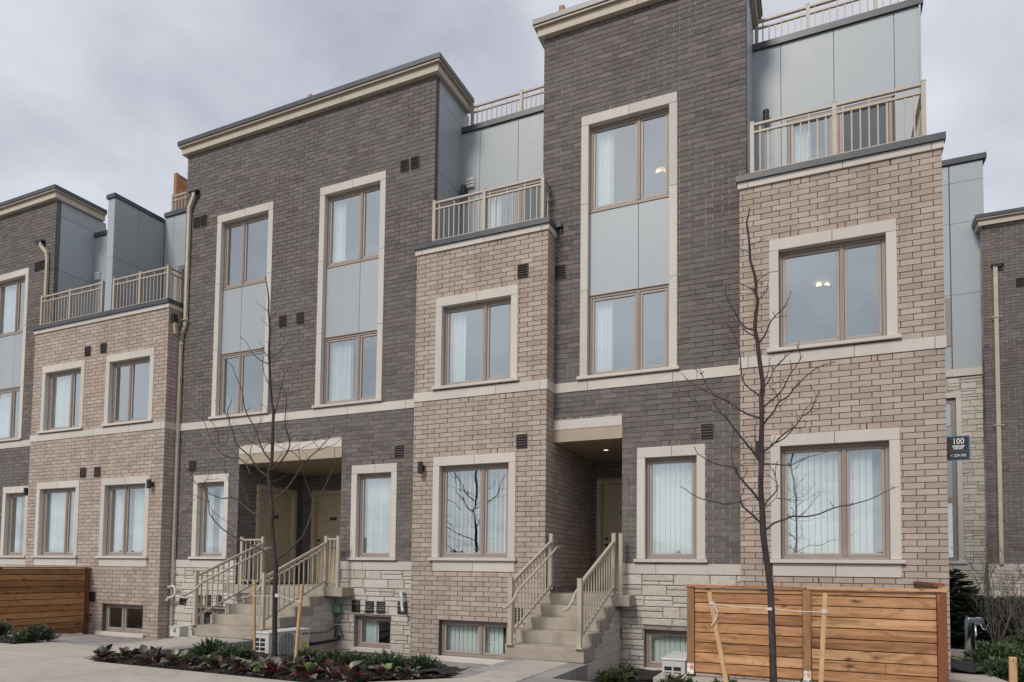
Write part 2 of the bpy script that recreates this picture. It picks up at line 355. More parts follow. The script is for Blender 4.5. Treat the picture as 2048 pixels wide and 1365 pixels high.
def place_bricks(bricks, root, mat, name='brick', limit=300, h=C-.010):
    inf = []
    for (u0,u1,c,d,pl) in bricks:
        z = c*C + .005 + h/2; um = (u0+u1)/2
        p = Vector((um,pl,z)) if d == 'F' else Vector((pl,um,z))
        inf.append(((p-CAM).length + (0 if d=='F' else 1.5), p, u1-u0, d))
    inf.sort(key=lambda t: t[0])
    rot = {'F':0,'R':math.pi/2,'L':-math.pi/2}; st = MB()
    for i,(q,p,ln,d) in enumerate(inf):
        j = random.uniform(-.0022,.0022)
        nrm = {'F':Vector((0,-1,0)),'R':Vector((1,0,0)),'L':Vector((-1,0,0))}[d]
        p = p + nrm*j
        if i < limit:
            o = link(name, brick_mesh(ln,h,mat,name), root); o.location = p; o.rotation_euler = (0,0,rot[d])
            o.matrix_parent_inverse = Matrix.Translation(-Vector(root.location))
        else:
            r = random.random(); a = ln/2; x,y,z = p; hh = h/2
            if d == 'F': st.box(x-a,x+a,y,y+.03,z-hh,z+hh,r,'k')
            elif d == 'R': st.box(x-.03,x,y-a,y+a,z-hh,z+hh,r,'l')
            else: st.box(x,x+.03,y-a,y+a,z-hh,z+hh,r,'r')
    if st.v: st.build(name+'work', mat, root, kind='stuff')
def backing(root, x0,x1,c0,c1,y, holes, mat, name='wall', rec=.010, reveal=.16, rmat=None):
    """mortar plane behind the bricks with real openings and reveals"""
    z0,z1 = c0*C,c1*C
    xs = sorted({x0,x1,*[min(max(v,x0),x1) for h in holes for v in h[:2]]})
    zs = sorted({z0,z1,*[min(max(v*C,z0),z1) for h in holes for v in h[2:4]]})
    m = MB(); yy = y+rec
    for i in range(len(xs)-1):
        for j in range(len(zs)-1):
            cx,cz = (xs[i]+xs[i+1])/2,(zs[j]+zs[j+1])/2
            if xs[i+1]-xs[i] < 1e-4 or zs[j+1]-zs[j] < 1e-4: continue
            if any(h[0]<cx<h[1] and h[2]*C<cz<h[3]*C for h in holes): continue
            m.face([(xs[i],yy,zs[j]),(xs[i+1],yy,zs[j]),(xs[i+1],yy,zs[j+1]),(xs[i],yy,zs[j+1])])
    for h in holes:
        a,b,c,d = max(h[0],x0),min(h[1],x1),max(h[2]*C,z0),min(h[3]*C,z1); e = yy+(h[4] if len(h)>4 else reveal)
        m.face([(a,yy,c),(a,e,c),(a,e,d),(a,yy,d)]); m.face([(b,yy,c),(b,yy,d),(b,e,d),(b,e,c)])
        if h[3]*C < z1-.001: m.face([(a,yy,d),(a,e,d),(b,e,d),(b,yy,d)])
        if h[2]*C > z0+.001: m.face([(a,yy,c),(b,yy,c),(b,e,c),(a,e,c)])
    return m.build(name, mat, root)
def ashlar(root, x0,x1,c0,c1,y, holes, seed=1, name='stone', limit=300, dirn='F'):
    rs = random.Random(seed); out = []
    def clear(a,b,ca,cb):
        segs = [(a,b)]
        for h in holes:
            if h[2] < cb-.02 and h[3] > ca+.02:
                ns = []
                for s_,e_ in segs:
                    if h[1] <= s_ or h[0] >= e_: ns.append((s_,e_)); continue
                    if h[0] > s_+.03: ns.append((s_,h[0]))
                    if h[1] < e_-.03: ns.append((h[1],e_))
                segs = ns
        return segs
    c = c1
    while c > c0+.2:
        h = min(2.0+rs.choice([0,0,.15,-.15]), c-c0); x = x0 - rs.uniform(0,.3)
        while x < x1:
            wd = rs.uniform(.26,.62)
            typ = rs.random()
            pcs = [(x,x+wd,c-h,c)] if typ < .45 else ([(x,x+wd,c-h*.62,c),(x,x+wd*.55,c-h,c-h*.62),(x+wd*.55,x+wd,c-h,c-h*.62)] if typ < .7 else [(x,x+wd,c-h*.42,c),(x,x+wd,c-h,c-h*.42)])
            for a,b,ca,cb in pcs:
                a,b = max(a,x0),min(b,x1)
                if b-a < .03: continue
                for s_,e_ in clear(a,b,ca,cb):
                    if e_-s_ > .04: out.append((s_,e_,ca*C,cb*C))
            x += wd
        c -= h
    out.sort(key=lambda t: abs(t[0]-CX)+abs(t[2])*.2); st = MB()
    for i,(a,b,z0,z1) in enumerate(out):
        g = .004; pr = rs.uniform(-.004,.007)
        # a split-faced block: eight-triangle pillow, proud in the middle
        m = MB() if i < limit else st; i0 = len(m.v); r = rs.random()
        if dirn == 'F': f = lambda u,v,dp: (u,y-dp,v)
        else: f = lambda u,v,dp: (y+dp,u,v)
        a2,b2,z2,z3 = a+g,b-g,z0+g,z1-g; q = .012
        ring0 = [f(a2,z2,-.02),f(b2,z2,-.02),f(b2,z3,-.02),f(a2,z3,-.02)]
        ring1 = [f(a2+.002,z2+.002,pr),f(b2-.002,z2+.002,pr),f(b2-.002,z3-.002,pr),f(a2+.002,z3-.002,pr)]
        ring2 = [f(a2+q*rs.uniform(.6,1.6),z2+q*rs.uniform(.5,1),pr+q*.7),f(b2-q*rs.uniform(.6,1.6),z2+q*rs.uniform(.5,1),pr+q*rs.uniform(.3,1)),f(b2-q*rs.uniform(.6,1.6),z3-q*rs.uniform(.5,1),pr+q*.8),f(a2+q*rs.uniform(.6,1.6),z3-q*rs.uniform(.5,1),pr+q*rs.uniform(.3,1))]
        m.v += ring0+ring1+ring2
        for b0 in (0,4):
            for k in range(4): m.f.append((i0+b0+k,i0+b0+(k+1)%4,i0+b0+4+(k+1)%4,i0+b0+4+k)); m.r.append(r)
        m.f.append((i0+8,i0+9,i0+10,i0+11)); m.r.append(r)
        if i < limit: m.build(name,'split_stone',root)
    if st.v: st.build(name+'work','split_stone',root,kind='stuff')
def stones_row(root, x0,x1,z0,z1,y0,y1, joints=None, name='band_stone', mat='limestone', step=1.2):
    xs = [x0]+([j for j in joints if x0<j<x1] if joints is not None else [x0+step*k for k in range(1,int((x1-x0)/step)+1) if x1-(x0+step*k) > .15])+[x1]
    for a,b in zip(xs,xs[1:]):
        bevel(part(name, mat, root, (a+.003,b-.003,y0,y1,z0,z1)), .003, 1)
def slats(win, x0,x1,z0,z1,y, closed=.9, seed=0, wd=.078, name='blind_slat'):
    rs = random.Random(seed); n = int((x1-x0)/(wd*1.075)); me = None
    for i in range(n):
        if me is None:
            m = MB(); m.face([(-wd/2,0,z0),(0,-.0035,z0),(0,-.0035,z1),(-wd/2,0,z1)]); m.face([(0,-.0035,z0),(wd/2,0,z0),(wd/2,0,z1),(0,-.0035,z1)])
            me = m.mesh(name); me.materials.append(M['blind']); me.polygons.foreach_set('use_smooth',[True]*2)
        o = link(name, me, win); o.location = (x0+(i+.5)*(x1-x0)/n, y, 0)
        o.rotation_euler = (0,0,(math.radians((1-closed)*85) if closed > .5 else -math.radians(50))+rs.uniform(-.05,.05))
def curtain(win, x0,x1,z0,z1,y, seed=0, amp=.022, pitch=.085, name='curtain'):
    rs = random.Random(seed); m = MB(); n = max(6,int((x1-x0)/.012)); ph = rs.uniform(0,6); P = []
    for i in range(n+1):
        x = x0+(x1-x0)*i/n; t = 2*math.pi*(x/pitch)+ph+2.4*math.sin(x*7+ph)+1.5*math.sin(x*23+2*ph)
        P.append((x, y+amp*math.sin(t)))
    for (xa,ya),(xb,yb) in zip(P,P[1:]): m.face([(xa,ya,z0),(xb,yb,z0),(xb,yb,z1),(xa,ya,z1)])
    m.build(name,'curtain',win,smooth=True)
HOLES = []
def window_unit(root, y, x0,x1,c0,c1, mull=None, depth=.10, fill='curtain_left', seed=0, room=1.3, glass='window_glass', big=False):
    """x0..x1, c0..c1 = the opening itself. window (frame) > sash, pane, blinds, room"""
    z0,z1 = c0*C,c1*C; yf = y+depth; fr = .050; m = MB()
    ya,yb = yf,yf+.07
    m.box(x0,x1,ya,yb,z0,z0+fr); m.box(x0,x1,ya,yb,z1-fr,z1); m.box(x0,x0+fr,ya,yb,z0+fr,z1-fr); m.box(x1-fr,x1,ya,yb,z0+fr,z1-fr)
    mw = .058
    if mull: m.box(mull-mw/2,mull+mw/2,ya-.006,yb,z0+fr,z1-fr); m.box(mull-.008,mull+.008,ya-.014,ya-.006,z0+fr,z1-fr)
    win = m.build('window','taupe_frame',root); bevel(win,.004,1)
    bays = [(x0+fr,mull-mw/2),(mull+mw/2,x1-fr)] if mull else [(x0+fr,x1-fr)]
    for a,b in bays:
        s = .042; q = MB(); u0,u1 = ya+.012,yb-.002
        g = .003; a+=g; b-=g; za,zb = z0+fr+g,z1-fr-g
        q.box(a,b,u0,u1,za,za+s); q.box(a,b,u0,u1,zb-s,zb); q.box(a,a+s,u0,u1,za+s,zb-s); q.box(b-s,b,u0,u1,za+s,zb-s)
        bevel(q.build('sash','taupe_sash',win),.005,1)
        p = MB(); yy = ya+.036; p.face([(a+s-.002,yy,za+s-.002),(b-s+.002,yy,za+s-.002),(b-s+.002,yy,zb-s+.002),(a+s-.002,yy,zb-s+.002)])
        p.build('pane',glass,win)
    X0,X1,Z0,Z1 = x0+.01,x1-.01,z0+.01,z1+.12; Yi = yb+.001; e = room; q = MB(); sx = .35 if room > 1.2 else .05
    # room behind: floor, ceiling, side and back walls
    q.face([(X0-sx,Yi+e,Z0-.5),(X1+sx,Yi+e,Z0-.5),(X1+sx,Yi+e,Z1),(X0-sx,Yi+e,Z1)])
    q.face([(X0-sx,Yi,Z0-.5),(X0-sx,Yi+e,Z0-.5),(X0-sx,Yi+e,Z1),(X0-sx,Yi,Z1)]); q.face([(X1+sx,Yi,Z0-.5),(X1+sx,Yi,Z1),(X1+sx,Yi+e,Z1),(X1+sx,Yi+e,Z0-.5)])
    q.face([(X0-sx,Yi,Z1),(X0-sx,Yi+e,Z1),(X1+sx,Yi+e,Z1),(X1+sx,Yi,Z1)]); q.face([(X0-sx,Yi,Z0-.5),(X1+sx,Yi,Z0-.5),(X1+sx,Yi+e,Z0-.5),(X0-sx,Yi+e,Z0-.5)])
    for (a,b,c,d) in ((X0-sx,x0,Z0-.5,Z1),(x1,X1+sx,Z0-.5,Z1),(x0,x1,z1,Z1),(x0,x1,Z0-.5,z0)):
        q.face([(a,Yi,c),(b,Yi,c),(b,Yi,d),(a,Yi,d)])
    q.build('room_wall','room_wall',win)
    yc = yb+.06; w_ = x1-x0
    if fill == 'curtain_left': curtain(win,x0+.05,x0+.05+w_*.24,z0+.03,z1-.03,yc,seed)
    elif fill == 'curtain_left_wide': curtain(win,x0+.05,x0+.05+w_*.42,z0+.03,z1-.03,yc,seed)
    elif fill == 'curtain_full': curtain(win,x0+.04,x1-.04,z0+.03,z1-.03,yc,seed)
    elif fill == 'blind_closed': slats(win,x0+.04,x1-.04,z0+.03,z1-.03,yc,.93,seed)
    elif fill == 'blind_gap': slats(win,x0+.04,x1-.20,z0+.03,z1-.03,yc,.93,seed)
    elif fill == 'blind_open': slats(win,x0+.04,x1-.04,z0+.03,z1-.03,yc,.13,seed)
    elif fill == 'curtain_gap': curtain(win,x0+.04,x0+w_*.30,z0+.03,z1-.03,yc,seed); curtain(win,x0+w_*.55,x1-.04,z0+.03,z1-.03,yc,seed+1)
    return win
TR = .135
def trim(root, y, X0,X1,c0,c1, sill=True, apron=False, jj=None, hj=True):
    """stone surround: header two courses, jambs, projecting sill, optional apron stones below"""
    pr = .016; yb = y+.10; z0,z1 = c0*C,c1*C; hz = z1-2*C
    stones_row(root,X0,X1,hz,z1-.003,y-pr,yb,[(X0+X1)/2+.02] if hj else [],'lintel_stone')
    js = [z0+.86*C]+[j*C for j in (jj or [])]+[hz]
    for a,b in ((X0,X0+TR),(X1-TR,X1)):
        for u,v in zip(js,js[1:]): bevel(part('jamb_stone','limestone',root,(a,b,y-pr+.002,yb,u+.0025,v-.0025)),.003,1)
    bevel(part('window_sill','limestone',root,(X0-.04,X1+.04,y-.065,yb+.0,z0+.02,z0+.84*C)),.005,2)
    if apron: stones_row(root,X0+.02,X1-.0,z0-2*C+.004,z0+.016,y-pr,y+.05,[(X0+X1)/2+.02],'apron_stone')
    return (X0,X1,c0-(2 if apron else 0),c1)
def vent(root, x, z, y, wd=.20, h=.235, dirn='F', rim=True):
    m = MB(); m.box(x,x+wd,y-.012,y+.02,z-h,z); 
    o = m.build('vent_grille','vent_brown',root)
    q = MB()
    for k in range(4):
        zz = z-h+.03+k*(h-.045)/4
        i = len(q.v); q.v += [(x+.015,y-.013,zz),(x+wd-.015,y-.013,zz),(x+wd-.015,y-.030,zz+.012),(x+.015,y-.030,zz+.012),(x+.015,y-.013,zz+.042),(x+wd-.015,y-.013,zz+.042)]
        q.f += [(i,i+1,i+2,i+3),(i+3,i+2,i+5,i+4)]; q.r += [0,0]
    q.box(x,x+.014,y-.026,y-.012,z-h,z); q.box(x+wd-.014,x+wd,y-.026,y-.012,z-h,z); q.box(x+.014,x+wd-.014,y-.026,y-.012,z-.014,z); q.box(x+.014,x+wd-.014,y-.026,y-.012,z-h,z-h+.012)
    q.build('louvre','vent_brown',o)
    if rim:
        r = MB(); t = .012
        r.box(x-t,x+wd+t,y-.004,y+.02,z,z+t); r.box(x-t,x+wd+t,y-.004,y+.02,z-h-t,z-h); r.box(x-t,x,y-.004,y+.02,z-h,z); r.box(x+wd,x+wd+t,y-.004,y+.02,z-h,z); r.build('mortar_rim','vent_rim',o)
def weeps(root, pts, y):
    for x,c in pts: part('weep_vent','black_metal',root,(x-.008,x+.008,y-.002,y+.01,c*C+.004,c*C+.082))
def cornice(root, x0,x1,ydepth,left=True,right=True,yf=0.0, zb=9.70):
    """stone band, tan soffit board, dark flashing, wrapped round the ends"""
    def ring(p, z0,z1, mat, name, step, gap=.003):
        a = x0-(p if left else 0); b = x1+(p if right else 0)
        n = max(1,round((b-a)/step)); xs = [a+(b-a)*i/n for i in range(n+1)]
        for u,v in zip(xs,xs[1:]): part(name,mat,root,(u+gap,v-gap,yf-p,yf+.10,z0,z1))
        if right: part(name,mat,root,(x1-.10,b-gap,yf+.102,yf+ydepth,z0,z1))
        if left: part(name,mat,root,(a+gap,x0+.10,yf+.102,yf+ydepth,z0,z1))
    ring(.10,zb,zb+.155,'cornice_stone','cornice_stone',2.3)
    ring(.155,zb+.157,zb+.20,'tan_metal','cornice_board',3.0,.0)
    ring(.175,zb+.202,zb+.30,'dark_flashing','flashing',2.9,.002)
def clad(root, pieces, axis, pos, th=.012, facing=1, gap=.005, name='cladding_panel'):
    """cladding panels; axis 'y' = lies in a plane y=pos facing -y, 'x' = plane x=pos"""
    for (u0,u1,z0,z1) in pieces:
        if axis == 'y': part(name,'blue_grey_panel',root,(u0+gap,u1-gap,pos-th,pos+.004,z0+gap,z1-gap))
        else:
            a,b = (pos-.004,pos+th) if facing>0 else (pos-th,pos+.004)
            part(name,'blue_grey_panel',root,(a,b,u0+gap,u1-gap,z0+gap,z1-gap))
Yb = -.36
# ---------------------------------------------------------------- grey houses (plane y = 0)
def grey_house(name, label, x0,x1, xlow0,xlow1, towers, grounds, basements, recess=None, vents=(), bjoints=None, left=True, right=True, seed=3, wee=()):
    root = thing(name, label, 'townhouse', ((x0+x1)/2,2,-1.87), 'townhouses in the row')
    holes = []; mh = []
    for (a,b,m_,f1,f2,room) in towers:
        jj = [53.0,70.6] ; H = trim(root,0,a,b,36,90,True,False,[54.2,71.8]); holes.append(H)
        xa,xb = a+TR,b-TR
        mh.append((xa-.006,xb+.006,36.80,88.06,.30))
        window_unit(root,0,xa,xb,36.86,53.3,m_,.10,f1,seed,room); window_unit(root,0,xa,xb,70.5,88,m_,.10,f2,seed+1,room)
        clad(root,[(xa,m_,53.45*C,70.35*C),(m_,xb,53.45*C,70.35*C)],'y',.105,.012)
        part('panel_backing','panel_gap',root,(xa,xb,.112,.2,53.3*C,70.5*C)); part('trim_strip','tan_metal',root,(xa,xb,.078,.11,53.3*C,53.45*C)); part('trim_strip','tan_metal',root,(xa,xb,.078,.11,70.35*C,70.5*C))
    for (a,b,f) in grounds:
        holes.append(trim(root,0,a,b,0,22,True,False,[])); xa,xb = a+TR,b-TR
        mh.append((xa-.006,xb+.006,.80,20.06,.30)); window_unit(root,0,xa,xb,.86,20,None,.10,f,seed+5)
    for (a,b,f,mu) in basements:
        bevel(part('window_sill','limestone',root,(a-.05,b+.05,-.06,.10,-20.35*C,-19.42*C)),.005,1)
        mh.append((a-.004,b+.004,-19.44,-12.3,.24)); window_unit(root,0,a,b,-19.4,-12.35,mu,.11,f,seed+9,.8,'clear_glass')
    if recess:
        ra,rb,ry = recess
        stones_row(root,ra,rb,26.55*C,28.5*C-.003,-.02,.25,[ra+(rb-ra)*.46] if rb-ra>2 else [],'lintel_stone')
        part('fascia_board','tan_metal',root,(ra-.01,rb+.004,-.012,.10,24.1*C,26.52*C))
        mh.append((ra,rb,-21,28.5,.01)); holes.append((ra,rb,-6,28.5))
    bs = lambda c: ((x0 if c >= 66 else xlow0),(x1 if c >= 66 else xlow1))
    place_bricks(lay(bs,[c for c in range(0,34)]+list(range(36,109)),holes,'F',x1,0)
        + lay(lambda c:(.0+.004,.112),[c for c in range(66,109)],[], 'R',.11,x1)
        + lay(lambda c:(.0+.004,1.0),[c for c in range(66,109)],[], 'L',.0,x0), root,'grey_brick')
    bh = [(a,b,c,d) for (a,b,c,d,_) in mh]
    mhole = [h for h in mh]
    # stone bands at both floors
    segs = [(xlow0,xlow1)] if not recess else [(xlow0,recess[0]),(recess[1],xlow1)]
    stones_row(root,xlow0,xlow1,34*C+.003,36*C-.003,-.016,.05,bjoints,'band_stone')
    for a,b in segs:
        if b-a > .1:
            stones_row(root,a,b,-2*C+.003,0-.003,-.016,.05,[a+(b-a)*.3] if b-a>1 else [],'band_stone')
    ash = [(a,b,c-.1,d) for (a,b,c,d,_) in mh if c < -5]
    for k,(a,b) in enumerate(segs):
        if b-a > .1: ashlar(root,a,b,-21.5,-2.05,0,[(h[0]-(.05 if h[2]>-30 else 0),h[1]+.05,-20.4,-12.35) if False else (h[0],h[1],h[2],h[3]) for h in ash if h[0] >= a-.1],seed+k)
    if recess: ashlar(root,recess[0],recess[1],-21.5,-8.2,0,[],seed+7)
    mhb = [h for h in mhole if h[2] >= 0 or h[2] == -21]
    backing(root,x0,x1,66,109,0,[h for h in mhb if h[3] > 66],'grey_mortar')
    backing(root,xlow0,xlow1,-2,66,0,[h for h in mhb if h[2] < 66 and h[3] <= 66]+[(h[0],h[1],h[2],66,h[4]) for h in mhb if h[3] > 66],'grey_mortar')
    lowh = [h for h in mhole if h[2] < -5 and h[2] != -21]
    backing(root,xlow0,xlow1,-23,-2,0,lowh+([(recess[0],recess[1],-8.2,-2,.01)] if recess else []),'stone_mortar',rec=.014)
    cornice(root,x0,x1,1.30,left,right)
    # upper volume: side faces, roof, and mass behind
    for fx,pos,on in ((1,x1,right),(-1,x0,left)):
        ya = .118 if fx > 0 else 1.0
        if fx > 0:
            part('wall_core','panel_gap',root,(pos-.06,pos-.004,.03,1.40,5.9,9.69))
            clad(root,[(ya,1.115,5.95,7.80),(ya,1.115,7.80,9.285),(ya,1.38,9.285,9.69)],'x',pos,.010,1)
            part('corner_strip','railing_paint',root,(pos,pos+.014,.106,.122,5.95,9.69)) if False else None
        else: part('wall_core','grey_mortar',root,(pos+.008,pos+.06,.012,1.40,5.9,9.69))
    part('roof','dark_flashing',root,(x0+.11,x1-.11,.11,1.40,9.50,9.56))
    for v in vents: vent(root,v[0],v[1],0)
    weeps(root,wee,0)
    return root
b1_ = grey_house('townhouse','far left dark grey brick townhouse cut by the photo edge, beside the wide beige bay',-21.0,-13.61,-21.0,-13.69,
    [(-16.39,-14.69,-15.36,'curtain_left_wide','curtain_left_wide',1.3),(-19.4,-17.7,-18.37,'none','none',1.3)],[(-15.39,-14.26,'curtain_gap')],[(-15.3,-14.4,'none',None)],None,
    [(-14.42,8.09),(-14.19,8.10),(-14.10,2.27)],[-17.4,-15.9,-14.6],True,True,21,[(-15.2,108),(-14.6,90)])
b2_ = grey_house('townhouse','broad dark grey brick townhouse with paired entrance doors and two tall window strips, centre left',-8.67,-1.78,-8.69,-1.92,
    [(-7.624,-5.932,-6.90,'none','none',1.3),(-4.624,-2.93,-3.60,'curtain_left_wide','curtain_left',1.3)],
    [(-8.111,-7.017,'curtain_gap'),(-3.62,-2.518,'curtain_full')],[(-3.475,-2.60,'curtain_left_wide',None),(-7.90,-7.02,'none',-7.46)],(-6.72,-3.885,2.09),
    [(-2.581,8.12),(-2.331,8.13),(-8.391,8.11),(-8.161,8.115),(-5.662,5.36),(-5.174,5.357),(-2.572,2.295),(-8.255,2.30),
     (-3.528,-.79),(-3.196,-.795),(-2.928,-.795),(-2.432,-.789),(-8.414,-.80),(-7.897,-.798),(-7.609,-.79),(-7.269,-.792)],
    [-7.55,-6.05,-5.35,-3.75,-2.35],True,True,31,[(-7.1,22),(-6.9,90),(-6.3,90),(-3.9,90),(-3.3,90),(-3.1,22),(-5.6,28.6),(-4.6,28.6),(-7.4,108),(-6.2,108),(-5.2,108),(-3.6,108),(-2.9,108),(-4.5,33),(-3.3,33)])
b3_ = grey_house('townhouse','tall narrow dark grey brick townhouse with one entrance porch, between the two right-hand beige bays',.535,4.08,.786,4.0,
    [(1.271,2.975,2.29,'curtain_left','curtain_left',3.0)],[(2.304,3.428,'blind_closed')],[(2.436,3.62,'blind_closed',None)],(.786,2.045,2.26),
    [(3.36,2.28),(.80,5.36)],[1.42,2.9,3.3],True,True,41,[(1.0,108),(1.7,108),(2.5,108),(1.8,90),(2.4,90),(1.6,33),(1.35,28.6),(2.85,22)])
# ---------------------------------------------------------------- beige bays (plane y = -.36)
def bay(name, label, x0,x1, wins_up, wins_low, basements, vents, side_deep=None, seed=5, bj=None, wee=()):
    root = thing(name, label, 'townhouse', ((x0+x1)/2,1,-1.87), 'townhouses in the row'); holes = []; mh = []
    for (a,b,m_,f) in wins_up:
        holes.append(trim(root,Yb,a,b,36,56)); mh.append((a+TR-.006,b-TR+.006,36.80,54.06,.30)); window_unit(root,Yb,a+TR,b-TR,36.86,54,m_,.10,f[0],seed,f[1])
    for (a,b,m_,f) in wins_low:
        holes.append(trim(root,Yb,a,b,0,22,True,True)); mh.append((a+TR-.006,b-TR+.006,.80,20.06,.30)); window_unit(root,Yb,a+TR,b-TR,.86,20,m_,.10,f,seed+3)
    for (a,b,m_,f) in basements:
        bevel(part('window_sill','limestone',root,(a-.12,b+.10,Yb-.07,Yb+.10,-20.4*C,-19.42*C)),.005,1)
        holes.append((a,b,-20,-12)); mh.append((a-.004,b+.004,-19.44,-11.96,.24)); window_unit(root,Yb,a,b,-19.4,-12.0,m_,.11,f,seed+6,.8,'clear_glass')
    rows = list(range(-22,34))+list(range(36,66))
    br = lay(lambda c:(x0,x1),rows,holes,'F',x1,Yb)
    deep = side_deep or 0.0
    br += lay(lambda c:(Yb+.004,deep if (side_deep and c < 24) else -.002),rows,[], 'R',Yb+.107,x1)
    br += lay(lambda c:(Yb+.004,-.002),rows,[], 'L',Yb+.107,x0)
    place_bricks(br, root,'beige_brick')
    backing(root,x0,x1,-23,66,Yb,mh,'beige_mortar')
    for px,s_ in ((x1-.007,1),(x0+.007,-1)):
        m = MB(); m.face([(px,Yb+.007,-23*C),(px,0,-23*C),(px,0,66*C),(px,Yb+.007,66*C)][::s_]); m.build('side_wall','beige_mortar',root)
    if side_deep: m = MB(); m.face([(x1-.007,0,-23*C),(x1-.007,deep,-23*C),(x1-.007,deep,25*C),(x1-.007,0,25*C)]); m.build('side_wall','beige_mortar',root)
    stones_row(root,x0-.0,x1-.12,34*C+.003,36*C-.003,Yb-.016,Yb+.05,bj,'band_stone')
    part('band_stone','limestone',root,(x1-.117,x1+.016,Yb-.016,-.018,34*C+.003,36*C-.003)); part('band_stone','limestone',root,(x0-.016,x0-.001,Yb-.016,-.018,34*C+.003,36*C-.003))
    # coping stone, metal cap, terrace floor
    z = 66*C
    stones_row(root,x0-.03,x1+.03,z+.002,z+.105,Yb-.03,Yb+.2,[x0+.13,(x0+x1)/2+.1,x1-.12],'coping_stone'); part('coping_stone','limestone',root,(x1-.2,x1+.03,Yb+.202,-.001,z+.002,z+.105))
    n = 2 if x1-x0 < 4 else 3
    for i in range(n): 
        a = x0-.05+(x1-x0+.1)*i/n; b = x0-.05+(x1-x0+.1)*(i+1)/n
        part('metal_cap','dark_flashing',root,(a+.002,b-.002,Yb-.065,Yb+.26,z+.107,z+.205))
    part('metal_cap','dark_flashing',root,(x1-.2,x1+.05,Yb+.262,-.001,z+.107,z+.205),(x0-.05,x0+.2,Yb+.262,-.001,z+.107,z+.205))
    part('terrace_floor','dark_flashing',root,(x0+.01,x1-.01,Yb+.2,1.1,5.80,5.86))
    for v in vents: vent(root,v[0],v[1],Yb)
    weeps(root,wee,Yb)
    return root
def terrace_wall(root, x0,x1, joints, doors, cutz=7.72, rail=True, rjoint=None):
    """set-back blue-grey upper wall at y=1.1 with glazed doors, dark flashing on top"""
    Yr = 1.1
    xs = [x0]+joints+[x1]
    da,db = doors[0],doors[-1]
    part('wall_core','panel_gap',root,(x0,da,Yr+.005,Yr+.4,5.86,9.13),(db,x1,Yr+.005,Yr+.4,5.86,9.13),(da,db,Yr+.005,Yr+.4,cutz,9.13))
    for a,b in zip(xs,xs[1:]):
        if b <= da+.02 or a >= db-.02: clad(root,[(a,b,5.87,9.13)],'y',Yr)
        else:
            if a < da-.05: clad(root,[(a,da,5.87,cutz)],'y',Yr)
            if b > db+.05: clad(root,[(db,b,5.87,cutz)],'y',Yr)
            clad(root,[(a,b,cutz,9.13)],'y',Yr)
    n = max(1,round((x1-x0)/2.6))
    for i in range(n): part('flashing','dark_flashing',root,(x0+(x1-x0)*i/n+.001,x0+(x1-x0)*(i+1)/n-.001,Yr-.055,Yr+.30,9.132,9.245))
    # glazed terrace doors
    for k,(a,b) in enumerate(zip(doors,doors[1:])):
        win = window_unit(root,Yr-.06,a,b,66.2,cutz/C,None,.05,'curtain_left_wide' if k == 0 else 'none',7+k,1.2,'window_glass' if k%2==0 else 'clear_glass')
        win.name = 'terrace_door'
l_ = bay('townhouse','wide beige brick bay with four tall windows and a divided roof terrace, second from left',-13.67,-8.69,
    [(-13.29,-11.61,-12.24,('curtain_left_wide',1.3)),(-10.81,-9.12,-10.06,('none',1.3))],[(-13.31,-11.62,-12.24,'curtain_full'),(-10.81,-9.12,-10.06,'curtain_gap')],
    [(-10.62,-9.19,-10.0,'none'),(-13.1,-11.9,-12.5,'none')],[(-11.617,5.30),(-11.024,5.305),(-11.603,2.25),(-11.069,2.245),(-11.065,-.795)],None,51,[-12.4,-11.2,-9.9],[(-12.0,28),(-10.1,22),(-9.7,22)])
m_ = bay('townhouse','narrow beige brick bay with two balcony railing panels above, in the middle of the row',-1.92,.786,
    [(-1.475,.222,-.475,('curtain_left',1.3))],[(-1.475,.215,-.475,'blind_open')],[(-1.307,.105,-.48,'blind_gap')],[(.214,5.33),(.228,2.255),(.175,-.799)],2.26,61,[-.2],[(-.95,56),(-.1,56),(-.95,22),(-.15,22),(-.75,33),(.0,33),(-1.3,65),(-.2,65)])
r_ = bay('townhouse','beige brick bay at the right end of the row, nearest, above the wooden fence',4.01,6.73,
    [(4.442,6.16,5.45,('none',3.0))],[(4.448,6.167,5.45,'blind_gap')],[(4.7,6.0,5.4,'none')],[],None,71,[4.13,5.6],[(5.0,22),(5.75,22),(4.75,56),(5.5,56),(5.0,33),(5.9,33),(4.9,65),(6.1,65),(5.1,-3),(5.8,-3)])
terrace_wall(m_,-1.78,.60,[-1.34,-.46],[-1.26,-.42,.48])
terrace_wall(r_,4.08,6.67,[4.56,5.40,6.30],[4.66,5.42,6.26])
terrace_wall(l_,-10.77,-8.60,[-10.45,-9.1],[-10.2,-9.5,-8.9]); terrace_wall(l_,-13.61,-11.04,[-13.1,-12.2],[-13.0,-12.2,-11.5])
# right end of the set-back wall, and the mass of the buildings behind
part('wall_core','blue_grey_panel',r_,(6.652,6.68,1.06,9.0,5.87,9.13),(6.68,6.73,-.02,9.0,-1.9,5.9))
part('metal_cap','dark_flashing',r_,(6.62,6.72,1.05,9.0,9.133,9.246))
